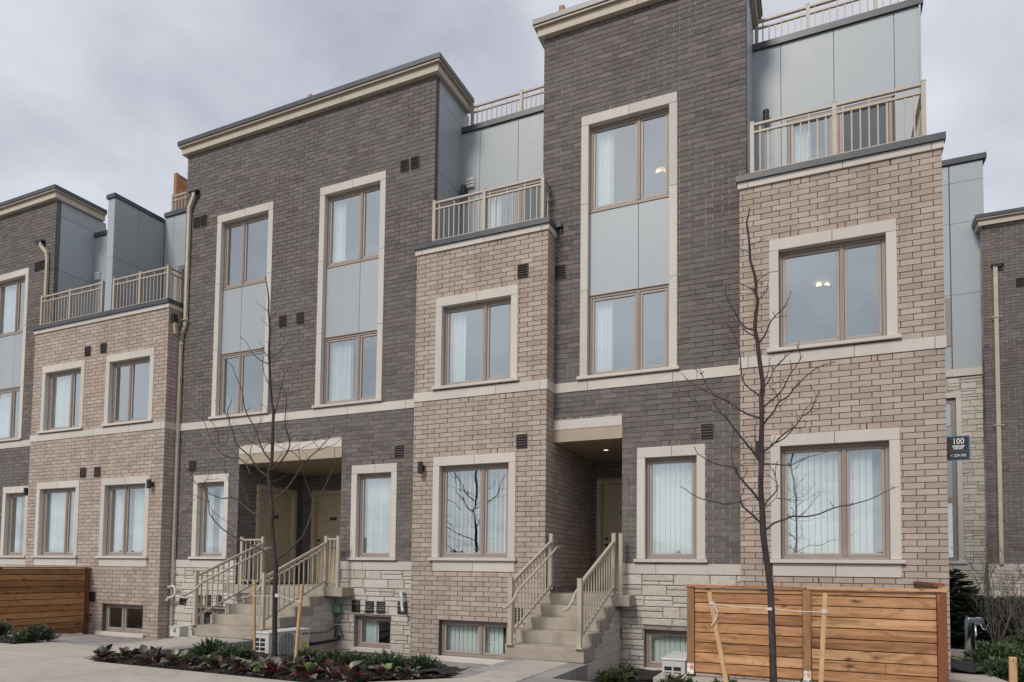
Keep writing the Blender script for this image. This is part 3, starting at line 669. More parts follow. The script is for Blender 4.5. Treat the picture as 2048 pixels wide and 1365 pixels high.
# terrace divider on the left bay
part('divider_core','panel_gap',l_,(-11.02,-10.79,Yb+.05,1.06,5.9,8.98))
for z0,z1 in ((5.95,7.48),(7.48,8.98)):
    part('cladding_panel','blue_grey_panel',l_,(-11.03,-10.785,Yb+.036,Yb+.05,z0+.004,z1-.004))
    clad(l_,[(Yb+.05,.33,z0,z1),(.33,1.085,z0,z1)],'x',-10.788,.012,1,.004)
    clad(l_,[(Yb+.05,1.085,z0,z1)],'x',-11.022,.012,-1,.004)
part('metal_cap','dark_flashing',l_,(-11.07,-10.75,Yb-.0,1.05,8.982,9.085))
for root,a,b in ((b1_,-21,-13.6),(l_,-13.6,-8.7),(b2_,-8.7,-1.8),(m_,-1.8,.55),(b3_,.55,4.05)):
    part('rear_wall','blue_grey_panel',root,(a,b,1.5,9.0,9.06,9.10),(a,b,8.9,9.0,-1.9,9.06))
# white dryer vents on the set-back walls
for root,x,z in ((m_,-1.66,8.115),(l_,-13.50,8.09)):
    v = part('wall_vent','white_plastic',root,(x,x+.21,1.055,1.09,z-.23,z))
    for k in range(3): part('louvre','white_plastic',v,(x+.015,x+.195,1.035,1.056,z-.21+k*.07,z-.165+k*.07))
# ---------------------------------------------------------------- entrance porches
def porch(root, x0,x1,yb,door_back,side_door=None, left_brick=True, seed=0):
    zl = -.53; zt = 24.1*C
    n = int((x1-x0)/.12)+1; q = (x1-x0)/n
    for i in range(n): part('soffit_slat','soffit_tan',root,(x0+i*q+.003,x0+(i+1)*q-.003,.10,yb,zt-.004,zt+.01))
    part('soffit_board','black_metal',root,(x0,x1,.10,yb,zt+.012,zt+.03))
    a,b = door_back; zd = 1.66
    hb = [(a,b,-6.2,19.6)]
    br = lay(lambda c:(x0,x1),range(-6,24),hb,'F',x0,yb)
    m = MB(); yy = yb+.010
    for (u,v,p,r) in ((x0,a,zl-.2,zt),(b,x1,zl-.2,zt),(a,b,19.6*C,zt)): m.face([(u,yy,p),(v,yy,p),(v,yy,r),(u,yy,r)])
    if left_brick:
        hs = [(side_door[0],side_door[1],-6.2,19.6)] if side_door else []
        br += lay(lambda c:(.004,yb),range(-6,24),hs,'R',.0,x0)
        xx = x0-.008
        sg = [(0.01,yb,zl-.2,zt)] if not side_door else [(0.01,side_door[0],zl-.2,zt),(side_door[1],yb,zl-.2,zt),(side_door[0],side_door[1],19.6*C,zt)]
        for (u,v,p,r) in sg: m.face([(xx,u,p),(xx,v,p),(xx,v,r),(xx,u,r)])
    br += lay(lambda c:(.004,yb),range(-6,24),[],'L',.0,x1); m.build('porch_wall','grey_mortar',root); m = MB(); m.face([(x1+.008,.01,zl-.2),(x1+.008,.01,zt),(x1+.008,yb,zt),(x1+.008,yb,zl-.2)])
    m.build('porch_wall','beige_mortar' if False else 'grey_mortar',root)
    place_bricks(br,root,'grey_brick','porch_brick',300)
    def door(F, w_):   # F maps (u along the wall, depth out of the wall, z)
        def bx(mb,u0,u1,d0,d1,z0,z1):
            i = len(mb.v); mb.v += [F(u,d,z) for z in (z0,z1) for (u,d) in ((u0,d0),(u1,d0),(u1,d1),(u0,d1))]
            for f in ((0,3,2,1),(4,5,6,7),(0,1,5,4),(1,2,6,5),(2,3,7,6),(3,0,4,7)): mb.f.append(tuple(i+t for t in f)); mb.r.append(0)
        fr = MB(); bx(fr,0,.10,-.12,.03,zl,19.6*C); bx(fr,w_-.10,w_,-.12,.03,zl,19.6*C); bx(fr,.10,w_-.10,-.12,.03,zd,19.6*C); bx(fr,.10,.118,-.08,-.03,zl,zd); bx(fr,w_-.118,w_-.10,-.08,-.03,zl,zd)
        d = fr.build('door_frame','door_tan',root); bevel(d,.005,1)
        lf = MB(); bx(lf,.104,w_-.104,-.13,-.085,zl+.02,zd-.004); leaf = lf.build('door','door_tan',root)
        pl = MB(); c_ = w_/2+.04; bx(pl,c_-.10,c_+.10,-.085,-.078,1.02,1.10); pl.build('number_plate','black_metal',leaf)
        tx = MB(); 
        for k in range(3): bx(tx,c_-.035+k*.026,c_-.018+k*.026,-.078,-.076,1.042,1.078)
        tx.build('plate_mark','grey_plastic',leaf)
        pk = MB(); pk.tube([F(c_,-.085,.98),F(c_,-.07,.98)],.008,8); pk.build('peephole','black_metal',leaf)
        u = .19 if side_door is None or F(0,0,0).x != x0 else w_-.19
        for zz,rr in ((.53,.03),(.40,.032)):
            kb = MB(); kb.tube([F(u,-.085,zz),F(u,-.055,zz)],rr,12); kb.tube([F(u,-.055,zz),F(u,-.03,zz)],rr*.8,12); kb.build('door_knob','vent_brown',leaf)
        th = MB(); bx(th,.0,w_,-.13,.02,zl-.03,zl+.018); th.build('threshold','grey_plastic',root)
    door(lambda u,d,z: Vector((a+u,yb-d,z)), b-a)
    if side_door: door(lambda u,d,z: Vector((x0+d,side_door[0]+u,z)), side_door[1]-side_door[0])
porch(b3_,.786,2.045,2.26,(.90,1.98),None,False)
porch(b2_,-6.72,-3.885,2.09,(-6.42,-5.30),(.55,1.86),True)
o = thing('porch_light','small round recessed light glowing in the single porch ceiling','light',(1.46,1.0,2.14))
mm_ = MB(); mm_.tube([(1.46,1.0,2.143),(1.46,1.0,2.134)],.062,20); mm_.build('lamp_ring','white_plastic',o)
mm_ = MB(); mm_.tube([(1.46,1.0,2.139),(1.46,1.0,2.1325)],.042,16); mm_.build('lens','soffit_bulb',o)
# ================================================================ BALCONY RAILINGS
def railing(label, x0,x1,y,zb,zt, posts, side=None, group='balcony railings', low=True):
    t = thing('balcony_railing', label, 'railing', ((x0+x1)/2,y,zb), group)
    zt2 = zt-.125
    for p in posts:
        m = MB(); m.box(p-.03,p+.03,y-.03,y+.03,zb,zt+.02); m.box(p-.034,p+.034,y-.034,y+.034,zt+.02,zt+.032); m.build('post','railing_paint',t)
    ps = sorted(posts)
    for a,b in zip(ps,ps[1:]):
        part('top_rail','railing_paint',t,(a+.032,b-.032,y-.025,y+.025,zt-.035,zt))
        part('middle_rail','railing_paint',t,(a+.032,b-.032,y-.018,y+.018,zt2-.03,zt2))
        part('bottom_rail','railing_paint',t,(a+.032,b-.032,y-.018,y+.018,zb+.03,zb+.06))
        n = max(2,round((b-a)/.112)); me = None
        for i in range(1,n):
            x = a+(b-a)*i/n
            if me is None:
                m = MB(); m.box(-.0095,.0095,-.0095,.0095,zb+.061,zt2-.031); me = m.mesh('baluster'); me.materials.append(M['railing_paint'])
            o = link('baluster',me,t); o.location = (x,y,0); o.matrix_parent_inverse = Matrix.Translation(-Vector(t.location))
            if i%3 == 1: part('spacer','railing_paint',t,(x-.01,x+.01,y-.01,y+.01,zt2+.001,zt-.036))
    if side:
        xs,ya,yb = side
        part('side_rail','railing_paint',t,(xs-.02,xs+.02,ya+.03,yb,zt-.035,zt),(xs-.015,xs+.015,ya+.03,yb,zt2-.03,zt2))
        n = int((yb-ya)/.112)
        for i in range(1,n): yy = ya+(yb-ya)*i/n; part('side_baluster','railing_paint',t,(xs-.0095,xs+.0095,yy-.0095,yy+.0095,zb,zt2-.031))
    return t
yr = Yb+.04
railing('tan metal balcony railing on the nearest bay at the right end of the row',4.19,6.53,yr,6.08,6.915,[4.20,5.37,6.525],(6.53,yr,1.0))
railing('tan metal balcony railing on the narrow middle bay',-1.58,.66,yr,6.08,6.885,[-1.57,-.50,.665],(.665,yr,1.0))
railing('tan metal balcony railing right of the blue-grey divider on the wide left bay',-10.7,-8.8,yr,6.08,6.885,[-10.68,-9.75,-8.80],(-8.80,yr,1.0))
railing('tan metal balcony railing left of the blue-grey divider on the wide left bay',-13.6,-11.1,yr,6.08,6.885,[-13.5,-12.35,-11.12])
railing('tan rooftop railing above the middle set-back wall, left of the tall narrow house',-1.75,.5,1.25,9.247,9.80,[-1.62,-.47,.6],None,'rooftop railings')
railing('tan rooftop railing above the right-hand set-back wall, highest in view',4.1,6.6,1.25,9.247,9.80,[4.15,5.0,6.05,6.6],None,'rooftop railings')
railing('tan rooftop railing above the left set-back wall beside the wooden screen',-10.7,-8.7,1.25,9.247,9.80,[-10.7,-9.55,-8.5],None,'rooftop railings')
# rooftop privacy screens
def screen(label, x, y, ztop, zbot, ln):
    t = thing('privacy_screen', label, 'screen', (x,y,zbot), 'rooftop privacy screens')
    part('post','roof_wood',t,(x-.06,x+.045,y,y+.09,zbot,ztop))
    z = zbot+.05; i = 0
    while z < ztop-.16:
        part('plank','roof_wood',t,(x-.02,x+.02,y+.092,y+ln,z,z+.14)); z += .147; i += 1
    part('cap','roof_wood',t,(x-.05,x+.04,y+.092,y+ln,ztop-.05,ztop-.01))
screen('orange-brown wooden privacy screen standing on the roof above the left balconies',-11.58,2.0,11.06,9.3,2.0)
screen('orange wood post tip poking above the cornice of the tall narrow house',.55,.85,11.02,9.6,1.2)
screen('orange wood post tip poking above the cornice of the broad centre-left house',-5.75,.85,10.98,9.6,1.2)
screen('orange wood post tip poking above the cornice at the far left edge',-17.9,.85,10.98,9.6,1.2)
# ================================================================ STAIRS
ZL = -.53
def stairs(label, x0,x1,xl0,xl1,ybk, n=5, seed=1, sides=(True,True)):
    t = thing('concrete_stairs', label, 'stairs', ((x0+x1)/2,-1.2,-1.45), 'entrance stairs')
    bevel(part('landing_slab','stair_concrete',t,(xl0,xl1,-.38,-.004,ZL-.18,ZL),(x0-.12,x1+.0,-.004,ybk,ZL-.18,ZL)),.008,2)
    tr = .40; rs = .18
    for i in range(1,6):
        z = ZL-rs*i; y1 = -.38-tr*(i-1); y0 = y1-tr; last = i == 5
        if last: continue
        bevel(part('step','stair_concrete',t,(x0,x1,y0-(.012),-.385 if i==1 else y1+.10,z-rs+(.0 if i<4 else -.02),z)),.008,2)
    # sloping soffit of the flight and split-stone flank
    for xs,on in ((x1,sides[0]),(x0,sides[1])):
        if not on: continue
        sg = 1 if xs == x1 else -1
        m = MB(); a = xs-.02*sg; y_f,y_b = -1.9,-.01; zt0,zt1 = -1.46,-.73
        e = xs-.16*sg
        m.face([(a,y_f,-2.0),(a,y_b,-2.0),(a,y_b,zt1),(a,-.40,zt1),(a,y_f,zt0)][::sg]); m.face([(e,y_f,-2.0),(a,y_f,-2.0),(a,y_f,zt0),(e,y_f,zt0)])
        m.build('flank_core','stone_mortar',t)
        rsd = random.Random(seed); z = -1.95
        while z < -.8:
            h = rsd.choice([.10,.17,.19]); y = -.03
            while y > -1.86:
                ln = rsd.uniform(.25,.55); ya = max(y-ln,-1.88); zt_ = z+h-.008
                lim = lambda yy: (-.735 if yy > -.40 else -.735-(-.40-yy)*.48)
                if z+.03 < lim(ya):
                    za = min(zt_,lim(ya)-.0); zb_ = min(zt_,lim(y)); p = sg*rsd.uniform(.006,.014)
                    m = MB(); u,v = ya+.005,y-.005
                    q0 = [(a+p,u,z),(a+p,v,z),(a+p,v,zb_),(a+p,u,za)]; q1 = [(a,u-.003,z-.003),(a,v+.003,z-.003),(a,v+.003,zb_+.003),(a,u-.003,za+.003)]
                    m.v = q0+q1; m.f = [(0,1,2,3)[::sg]]+[((k_+1)%4,k_,4+k_,4+(k_+1)%4)[::sg] for k_ in range(4)]; m.r=[0]*5
                    m.build('stone','split_stone',t)
                y = ya
            z += h
        soff = lambda y: -.73 if y > -.40 else -.73-(-.40-y)*.48
        xo = xs+.006*sg; m = MB()
        for k in range(1,5):
            yb_ = -.38-.4*(k-1); ya_ = yb_-.412; zt_ = ZL-.18*k-.002; yb2 = yb_-.012 if k > 1 else -.38
            P = [(xo,ya_,max(soff(ya_),-1.445) if k == 4 else soff(ya_)),(xo,yb2,soff(yb2)),(xo,yb2,zt_),(xo,ya_,zt_)]
            m.face(P[::sg])
            Q = [(xs-.05*sg,p[1],p[2]) for p in P]; m.face([P[0],Q[0],Q[1],P[1]][::sg])
        m.build('stringer','stair_concrete',t)
    return t
def stair_rail(label, x, inner, wall_x=None, lowy=-1.98, upy=-.30, hand_top=True, grp='stair railings'):
    t = thing('stair_railing', label, 'railing', (x,-1.2,-1.25), grp)
    zl0,zl1 = -1.25,-.25; zu0,zu1 = ZL,.49
    yl,yu = lowy,upy
    for (y,a,b) in ((yl,zl0,zl1),(yu,zu0,zu1)):
        m = MB(); m.box(x-.032,x+.032,y-.032,y+.032,a,b); m.box(x-.036,x+.036,y-.036,y+.036,b,b+.012); m.box(x-.06,x+.06,y-.06,y+.06,a,a+.015); m.build('post','railing_paint',t)
    zt0,zt1 = zl1-.07,zu1-.10-.04; m = MB(); m.beam((x,yl+.03,zt0),(x,yu-.03,zt1),.045,.045); m.build('top_rail','railing_paint',t)
    zb0,zb1 = zl0+.16,ZL+.12; m = MB(); m.beam((x,yl+.03,zb0),(x,yu-.03,zb1),.035,.03); m.build('bottom_rail','railing_paint',t)
    n = 13
    for i in range(1,n):
        f = i/n; y = yl+(yu-yl)*f; part('baluster','railing_paint',t,(x-.0095,x+.0095,y-.0095,y+.0095,zb0+(zb1-zb0)*f+.01,zt0+(zt1-zt0)*f-.02))
    xi = x+inner*.085
    P = [(xi,yl-.42,zt0-.36),(xi,yl-.28,zt0-.345),(xi,yl-.10,zt0-.26),(xi,yl+.05,zt0-.13),(xi,yu-.12,zt1-.12-.05),(xi,yu-.02,zt1-.11),(xi,yu+.08,zt1-.085),(xi,yu+.38,zt1-.08)]
    m = MB(); m.tube(P,.021,10); m.build('handrail','railing_paint',t,smooth=True)
    for y,z in ((yl+.02,zt0-.15),(yu-.02,zt1-.11)):
        m = MB(); m.tube([(x,y,z-.06),(x+inner*.05,y,z-.075),(xi,y,z-.04),(xi,y,z-.01)],.009,6); m.build('handrail_bracket','railing_paint',t)
    if wall_x is not None:
        m = MB(); m.box(wall_x-.03,wall_x+.03,yu-.03,yu+.03,ZL,.49); m.box(wall_x-.034,wall_x+.034,yu-.034,yu+.034,.49,.502); m.build('wall_post','railing_paint',t)
        a,b = sorted((x,wall_x))
        if b-a > .12:
            part('top_rail','railing_paint',t,(a+.033,b-.031,yu-.022,yu+.022,.42,.455)); part('bottom_rail','railing_paint',t,(a+.033,b-.031,yu-.018,yu+.018,ZL+.08,ZL+.11))
            n = max(3,int((b-a)/.11))
            for i in range(1,n): xx = a+(b-a)*i/n; part('baluster','railing_paint',t,(xx-.0095,xx+.0095,yu-.0095,yu+.0095,ZL+.11,.42))
    return t
stairs('right-hand flight of worn concrete steps up to the single porch door',.80,2.04,.76,2.28,2.255,5,3,(True,False))
stairs('wider left-hand flight of concrete steps up to the paired doors',-5.70,-3.93,-6.72,-3.50,2.085,5,4,(True,True))
stair_rail('left tan railing of the right-hand stairs, beside the beige bay',.88,1,None)
stair_rail('right tan railing of the right-hand stairs, with the thick front post',1.97,-1,2.09,-1.98,-.22)
stair_rail('left tan railing of the left-hand stairs, with a short return to the wall',-5.66,1,-6.25)
stair_rail('right tan railing of the left-hand stairs, behind the staked young tree',-3.98,-1,-3.68)
# ================================================================ WALL LAMPS
def wall_lamp(label, x, y, zt, zb, dirx=0, lit=False):
    t = thing('wall_lamp', label, 'lamp', (x,y,(zt+zb)/2), 'wall lamps')
    yc = y-.10; r = .052
    m = MB(); m.tube([(x,yc,zb),(x,yc,zt)],r,20,cap=False); m.tube([(x,yc,zt-.002),(x,yc,zt+.004)],r-.004,20); m.build('shade','black_metal',t,smooth=False)
    m = MB(); m.box(x-.035,x+.035,y-.015,y-.002,(zt+zb)/2-.05,(zt+zb)/2+.06); m.box(x-.014,x+.014,yc+r-.01,y-.015,(zt+zb)/2-.012,(zt+zb)/2+.03); m.build('bracket','black_metal',t)
    m = MB(); m.tube([(x,yc,zb+.03),(x,yc,zb+.045)],r-.006,16); m.build('bulb','warm_bulb' if lit else 'glass_shade',t)
wall_lamp('black cylinder wall lamp left of the ground-floor window on the middle beige bay',-1.70,Yb,1.86,1.65)
wall_lamp('black cylinder wall lamp behind the tree, left of the nearest bay window',4.29,Yb,1.85,1.65)
wall_lamp('black cylinder wall lamp at the right end of the wide left bay',-9.02,Yb,1.84,1.64)
wall_lamp('leftmost black cylinder wall lamp, on the far left grey brick house',-14.22,0,1.88,1.68)
wall_lamp('unlit black terrace lamp behind the middle balcony railing',-1.66,1.085,7.92,7.70)
wall_lamp('lit black terrace lamp behind the right-hand balcony railing',4.32,1.085,7.93,7.72,0,True)
def ceiling_lamp(label, x,y,z):
    t = thing('ceiling_lamp', label, 'lamp', (x,y,z), 'lit ceiling lamps behind windows')
    m = MB(); m.tube([(x,y,z+.16),(x,y,z+.13)],.13,20); m.build('base','white_plastic',t); m = MB(); m.tube([(x,y,z+.02),(x,y,z+.0),(x,y,z-.02)],[.16,.15,.06],20); m.build('glass_dish','glass_shade',t)
    for k in range(3):
        a = k*2.1; p = (x+.085*math.cos(a),y+.085*math.sin(a),z+.07)
        bm = bmesh.new(); bmesh.ops.create_icosphere(bm,subdivisions=2,radius=.045); me = bpy.data.meshes.new('bulb'); bm.to_mesh(me); bm.free()
        me.materials.append(M['warm_bulb']); o = link('bulb',me,t); o.location = p; o.matrix_parent_inverse = Matrix.Translation(-Vector(t.location))
        m = MB(); m.tube([p,(p[0],p[1],z+.135)],.008,6); m.build('stem','chrome',t)
ceiling_lamp('warm lit ceiling lamp behind the upper pane of the tall narrow house',2.30,1.9,7.70)
ceiling_lamp('warm lit ceiling lamp behind the lower tall window of the narrow house',2.38,1.9,5.02)
ceiling_lamp('warm lit ceiling lamp behind the upper window of the nearest beige bay',5.18,1.5,4.80)
# ================================================================ DOWNPIPES
def downpipe(label, top, path, w_=.085, d=.065, brackets=(), shortpipe=None):
    t = thing('downpipe', label, 'downpipe', path[-1], 'downpipes')
    x,y,z = top
    part('scupper_box','black_metal',t,(x-.14,x+.15,y-.10,y-.002,z-.02,z+.015),(x+.02,x+.15,y-.03,y-.002,z-.16,z-.021),(x-.08,x+.10,y-.09,y-.002,z-.075,z-.0205))
    m = MB()
    for a,b in zip(path,path[1:]): 
        A_,B_ = Vector(a),Vector(b); e = (B_-A_).normalized()*.018
        m.beam(A_-e if a != path[0] else A_,B_+e if b != path[-1] else B_,w_,d,up=(0,1,0))
    bevel(m.build('pipe','downpipe_paint',t),.006,1)
    for (bx,bz) in brackets: part('strap','railing_paint',t,(bx-.12,bx+.13,y-.10,y-.088,bz-.012,bz+.012),(bx-.12,bx-.108,y-.088,y-.001,bz-.012,bz+.012))
    return t
downpipe('long tan downpipe with a dog-leg beside the wide left bay',(-8.38,0,8.74),[(-8.36,-.06,8.70),(-8.36,-.07,8.60),(-8.50,-.06,8.36),(-8.51,-.05,8.2),(-8.51,-.05,5.62),(-8.53,-.05,5.50),(-8.62,-.05,5.32),(-8.635,-.05,5.2),(-8.635,-.05,-1.80)],brackets=[(-8.51,5.66),(-8.635,5.08),(-8.635,-.27)])
t = thing('downpipe','short tan pipe stub under the black outlet beside the left bay',"downpipe",(-8.60,-.25,5.3),'downpipes')
part('outlet','black_metal',t,(-8.685,-8.60,-.30,-.18,5.56,5.74)); m = MB(); m.beam((-8.645,-.24,5.56),(-8.645,-.20,5.30),.075,.06,up=(0,1,0)); m.build('pipe','downpipe_paint',t)
downpipe('tan downpipe on the far left grey house dropping to the wide bay',(-14.17,0,8.62),[(-14.12,-.06,8.58),(-14.10,-.07,8.48),(-13.86,-.06,8.26),(-13.83,-.05,8.1),(-13.83,-.05,6.10)],brackets=[])
t = thing('scupper','small black scupper outlet at the top right corner of the middle bay','outlet',(.86,-.06,6.06)); part('outlet_box','black_metal',t,(.80,.93,-.10,-.002,6.03,6.10),(.80,.82,-.28,-.10,6.06,6.09),(.90,.915,-.06,-.02,5.93,6.03))
# ================================================================ PIPES AND BOXES ON THE WALL
def pvc(label, pts, r=.028):
    t = thing('vent_pipe', label, 'pipe', pts[0], 'white plastic vent pipes')
    m = MB(); m.tube(pts,r,12); m.build('pipe','pvc',t,smooth=True)
    for k in (0,len(pts)-1):
        a = Vector(pts[k]); b = Vector(pts[1 if k==0 else -2]); e = (b-a).normalized(); m = MB(); m.tube([a,a+e*.05],r+.007,12); m.build('collar','pvc',t)
pvc('white plastic vent pipe hooking down between the stone wall and the middle bay',[(-2.30,.0,-.60),(-2.30,-.08,-.60),(-2.29,-.13,-.62),(-2.26,-.14,-.68),(-2.255,-.14,-.86),(-2.23,-.16,-.93),(-2.19,-.20,-.965)])
pvc('white plastic vent pipe elbow beside the long downpipe, left of the stairs',[(-8.62,-.16,-.64),(-8.50,-.16,-.60),(-8.44,-.14,-.64),(-8.43,-.14,-.80),(-8.47,-.16,-.85),(-8.60,-.18,-.88),(-8.64,-.18,-.95)])
pvc('short white plastic pipe stub left of the stone-wall vents',[(-8.18,-.0,-.87),(-8.18,-.05,-.87),(-8.30,-.10,-.86),(-8.42,-.12,-.84)],.024)
t = thing('junction_box','pale green electrical box with two grey conduits on the stone wall','box',(-3.85,-.05,-.95))
bevel(part('box','green_box',t,(-3.97,-3.76,-.13,-.015,-1.06,-.86)),.008,2); part('lid','green_box',t,(-3.98,-3.75,-.139,-.131,-1.05,-.85))
for x,xe in ((-3.90,-4.0),(-3.81,-3.80)):
    m = MB(); m.tube([(x,-.07,-1.06),(x,-.06,-1.26),(x+.02,-.05,-1.36),(xe+.08,-.05,-1.55)],.016,8); m.build('conduit','conduit',t,smooth=True)
m = MB(); m.tube([(-3.80,-.05,-1.52),(-3.82,-.12,-1.6),(-3.9,-.8,-1.62),(-3.5,-1.4,-1.42)],.03,8); m.build('black_line','rubber',t,smooth=True)
m = MB(); m.tube([(-3.88,-.05,-1.30),(-3.86,-.35,-1.42),(-3.84,-.9,-1.40),(-3.6,-1.4,-1.34)],.014,8); m.build('cable','conduit',t,smooth=True)
part('strap','pvc',t,(-3.93,-3.78,-.085,-.03,-1.30,-1.28))
t = thing('gas_pipe','dark bent pipe on the brick beside the left wooden fence','pipe',(-11.05,-.4,-1.5))
m = MB(); m.tube([(-10.98,-.36,-1.36),(-10.98,-.42,-1.36),(-11.06,-.43,-1.36),(-11.08,-.43,-1.40),(-11.09,-.43,-1.60)],.017,8); m.build('pipe','vent_brown',t,smooth=True); part('valve','vent_brown',t,(-11.02,-10.94,-.45,-.40,-1.47,-1.44))
t = thing('utility_box','small dirty white plastic box at the foot of the left-hand stairs','box',(-5.80,-2.2,-1.45))
bevel(part('box','white_plastic',t,(-5.96,-5.70,-2.28,-2.08,-1.45,-1.28)),.012,2); part('lid','white_plastic',t,(-5.97,-5.69,-2.29,-2.07,-1.278,-1.262)); part('latch','grey_plastic',t,(-5.85,-5.80,-2.295,-2.291,-1.36,-1.30))
for lab,x,y,z in (('black key lockbox on the left-hand stair railing',-5.97,-.34,-.47),('black key lockbox on the right-hand stair railing',.93,-.34,-.44)):
    t = thing('key_lockbox',lab,'lockbox',(x,y,z),'key lockboxes on the railings'); bevel(part('body','black_metal',t,(x-.04,x+.04,y-.05,y,z-.05,z+.035)),.006,2); part('dial','pvc',t,(x-.022,x+.022,y-.056,y-.051,z-.02,z+.02))
    m = MB(); m.tube([(x-.025,y-.02,z+.035),(x-.025,y-.02,z+.075),(x+.025,y-.02,z+.075),(x+.025,y-.02,z+.035)],.006,6); m.build('shackle','chrome',t)
# ================================================================ HEAT PUMPS
def heat_pump(label, x0,x1,y0,y1,z0,z1):
    t = thing('heat_pump', label, 'heat pump', ((x0+x1)/2,(y0+y1)/2,z0), 'heat pump units')
    bevel(part('casing','white_plastic',t,(x0,x1,y0,y1,z0+.04,z1-.03)),.012,2); bevel(part('top_cover','white_plastic',t,(x0-.012,x1+.012,y0-.012,y1+.012,z1-.03,z1)),.008,2)
    part('foot','grey_plastic',t,(x0+.02,x1-.02,y0+.08,y0+.13,z0,z0+.04),(x0+.02,x1-.02,y1-.13,y1-.08,z0,z0+.04))
    # end grille: openings in two columns
    for i in range(2):
        for k in range(6):
            u = x0+.035+i*.125; v = z0+.10+k*.075
            if v+.055 < z1-.06: part('coil_opening','black_metal',t,(u,u+.10,y0-.004,y0-.001,v,v+.052))
    # fan side (+x)
    yc,zc = y0+(y1-y0)*.42,(z0+z1)/2; R = min((z1-z0)*.42,.26); m = MB(); n = 36
    i0 = len(m.v); m.v += [(x1+.002,yc,zc)]+[(x1+.002,yc+R*math.cos(2*math.pi*k/n),zc+R*math.sin(2*math.pi*k/n)) for k in range(n)]
    for k in range(n): m.f.append((0,1+k,1+(k+1)%n)); m.r.append(0)
    m.build('fan_opening','grey_plastic',t)
    for q in (.25,.5,.75,1.0):
        m = MB(); m.tube([(x1+.010,yc+R*q*math.cos(2*math.pi*k/n),zc+R*q*math.sin(2*math.pi*k/n)) for k in range(n+1)],.0035,5,cap=False); m.build('guard_ring','white_plastic',t)
    for k in range(5): 
        yy = yc-R+2*R*(k+.5)/5; part('guard_bar','white_plastic',t,(x1+.006,x1+.013,yy-.004,yy+.004,zc-R,zc+R))
    part('badge','badge_navy',t,(x1+.001,x1+.004,y1-.20,y1-.05,z1-.10,z1-.07)); part('badge_mark','pvc',t,(x1+.0045,x1+.006,y1-.16,y1-.08,z1-.088,z1-.082))
    part('energy_sticker','sticker_yellow',t,(x1+.001,x1+.004,y1-.20,y1-.06,z0+.13,z0+.25))
heat_pump('white heat pump with a fan grille beside the left-hand stairs, behind the tree',-3.56,-3.22,-2.62,-1.62,-1.70,-1.22)
heat_pump('white heat pump corner half hidden behind the left end of the right fence',3.10,3.42,-1.75,-.85,-1.82,-1.33)
# ================================================================ FENCES
t = thing('wooden_fence','orange-brown horizontal plank fence with three posts in front of the nearest bay','fence',(5.0,-2.4,-1.45))
yf = -2.4; zt = -.285
def fp(name, mat, *bx): bevel(part(name,mat,t,*bx),.004,1)
fp('post','fence_post_wood',(3.565,3.655,yf-.045,yf+.045,-1.43,zt-.035)); fp('post','fence_post_wood',(4.93,5.02,yf-.05,yf+.045,-1.43,zt-.035)); fp('post','red_post_wood',(6.31,6.405,yf-.045,yf+.05,-1.40,zt-.04))
fp('top_cap','fence_wood',(3.555,4.97,yf-.06,yf+.055,zt-.035,zt)); fp('top_cap','fence_wood',(4.973,6.41,yf-.06,yf+.055,zt-.035,zt))
rf = random.Random(4)
for (a,b) in ((3.657,4.928),(5.022,6.308)):
    z = zt-.038; k = 0
    while z > -1.36:
        h = .066 if k == 0 else .126; z2 = z-h
        cut = [a,b] if rf.random() > .15 or k != 7 else [a,a+.44,b]
        if k == 7 and a > 5: cut = [a,a+.78,b]
        for u,v in zip(cut,cut[1:]): bevel(part('plank','fence_wood',t,(u+.002,v-.002,yf-.02+rf.uniform(-.004,.004),yf+.018,z2+.006,z-.005)),.003,1)
        z = z2; k += 1
part('bottom_rail','fence_wood',t,(3.66,6.30,yf+.034,yf+.055,-1.42,-1.36)); part('gap_shade_board','dark_fence_wood',t,(3.657,4.928,yf+.0195,yf+.032,-1.38,-.33)); part('gap_shade_board','dark_fence_wood',t,(5.022,6.308,yf+.0195,yf+.032,-1.38,-.33))  # boards added behind the planks to stand in for shade in the gaps
for k in range(9):
    z = -.262-k*.126; part('return_plank','dark_fence_wood',t,(6.335,6.372,yf+.055,Yb-.02,z-.122,z-.002))
part('return_cap','red_post_wood',t,(6.30,6.40,yf+.057,Yb-.015,-.260,-.222)) 
for x in (3.565,4.93): 
    tg = part('paper_label','tag_white',t,(x+.004,x+.086,yf-.052-(0.005 if x>4 else 0),yf-.047-(0.005 if x>4 else 0),-1.415,-1.285)); yy = yf-.0535-(0.005 if x>4 else 0)
    part('label_patch','tag_orange' if x < 4 else 'tag_amber',tg,(x+.042,x+.078,yy-.001,yy,-1.36,-1.31)); part('label_mark','black_metal',tg,(x+.014,x+.022,yy-.001,yy,-1.335,-1.322),(x+.01,x+.034,yy-.001,yy,-1.408,-1.40),(x+.04,x+.075,yy-.001,yy,-1.296,-1.292))
fp('post_shoe','black_metal',(6.305,6.41,yf-.05,yf+.055,-1.45,-1.40)); part('post_shoe','black_metal',t,(3.56,3.66,yf-.04,yf+.05,-1.45,-1.431),(4.925,5.025,yf-.04,yf+.05,-1.45,-1.431))
t = thing('wooden_fence','dark red-brown horizontal plank fence at the left edge, running out from the wide bay','fence',(-11.1,-1.6,-1.6))
z = -.235
part('top_cap','dark_fence_wood',t,(-11.17,-11.03,-6.2,Yb-.03,-.235,-.20))
k = 0
part('gap_shade_board','bark',t,(-11.14,-11.122,-6.2,Yb-.13,-1.78,-.25))  # near-black sheet added behind the planks, paints the gaps as shaded
while z > -1.75: j_ = rf.uniform(-.003,.003); part('plank','dark_fence_wood',t,(-11.12,-11.075+j_,-6.2,Yb-.13,z-.134,z-.007)); z -= .141; k += 1
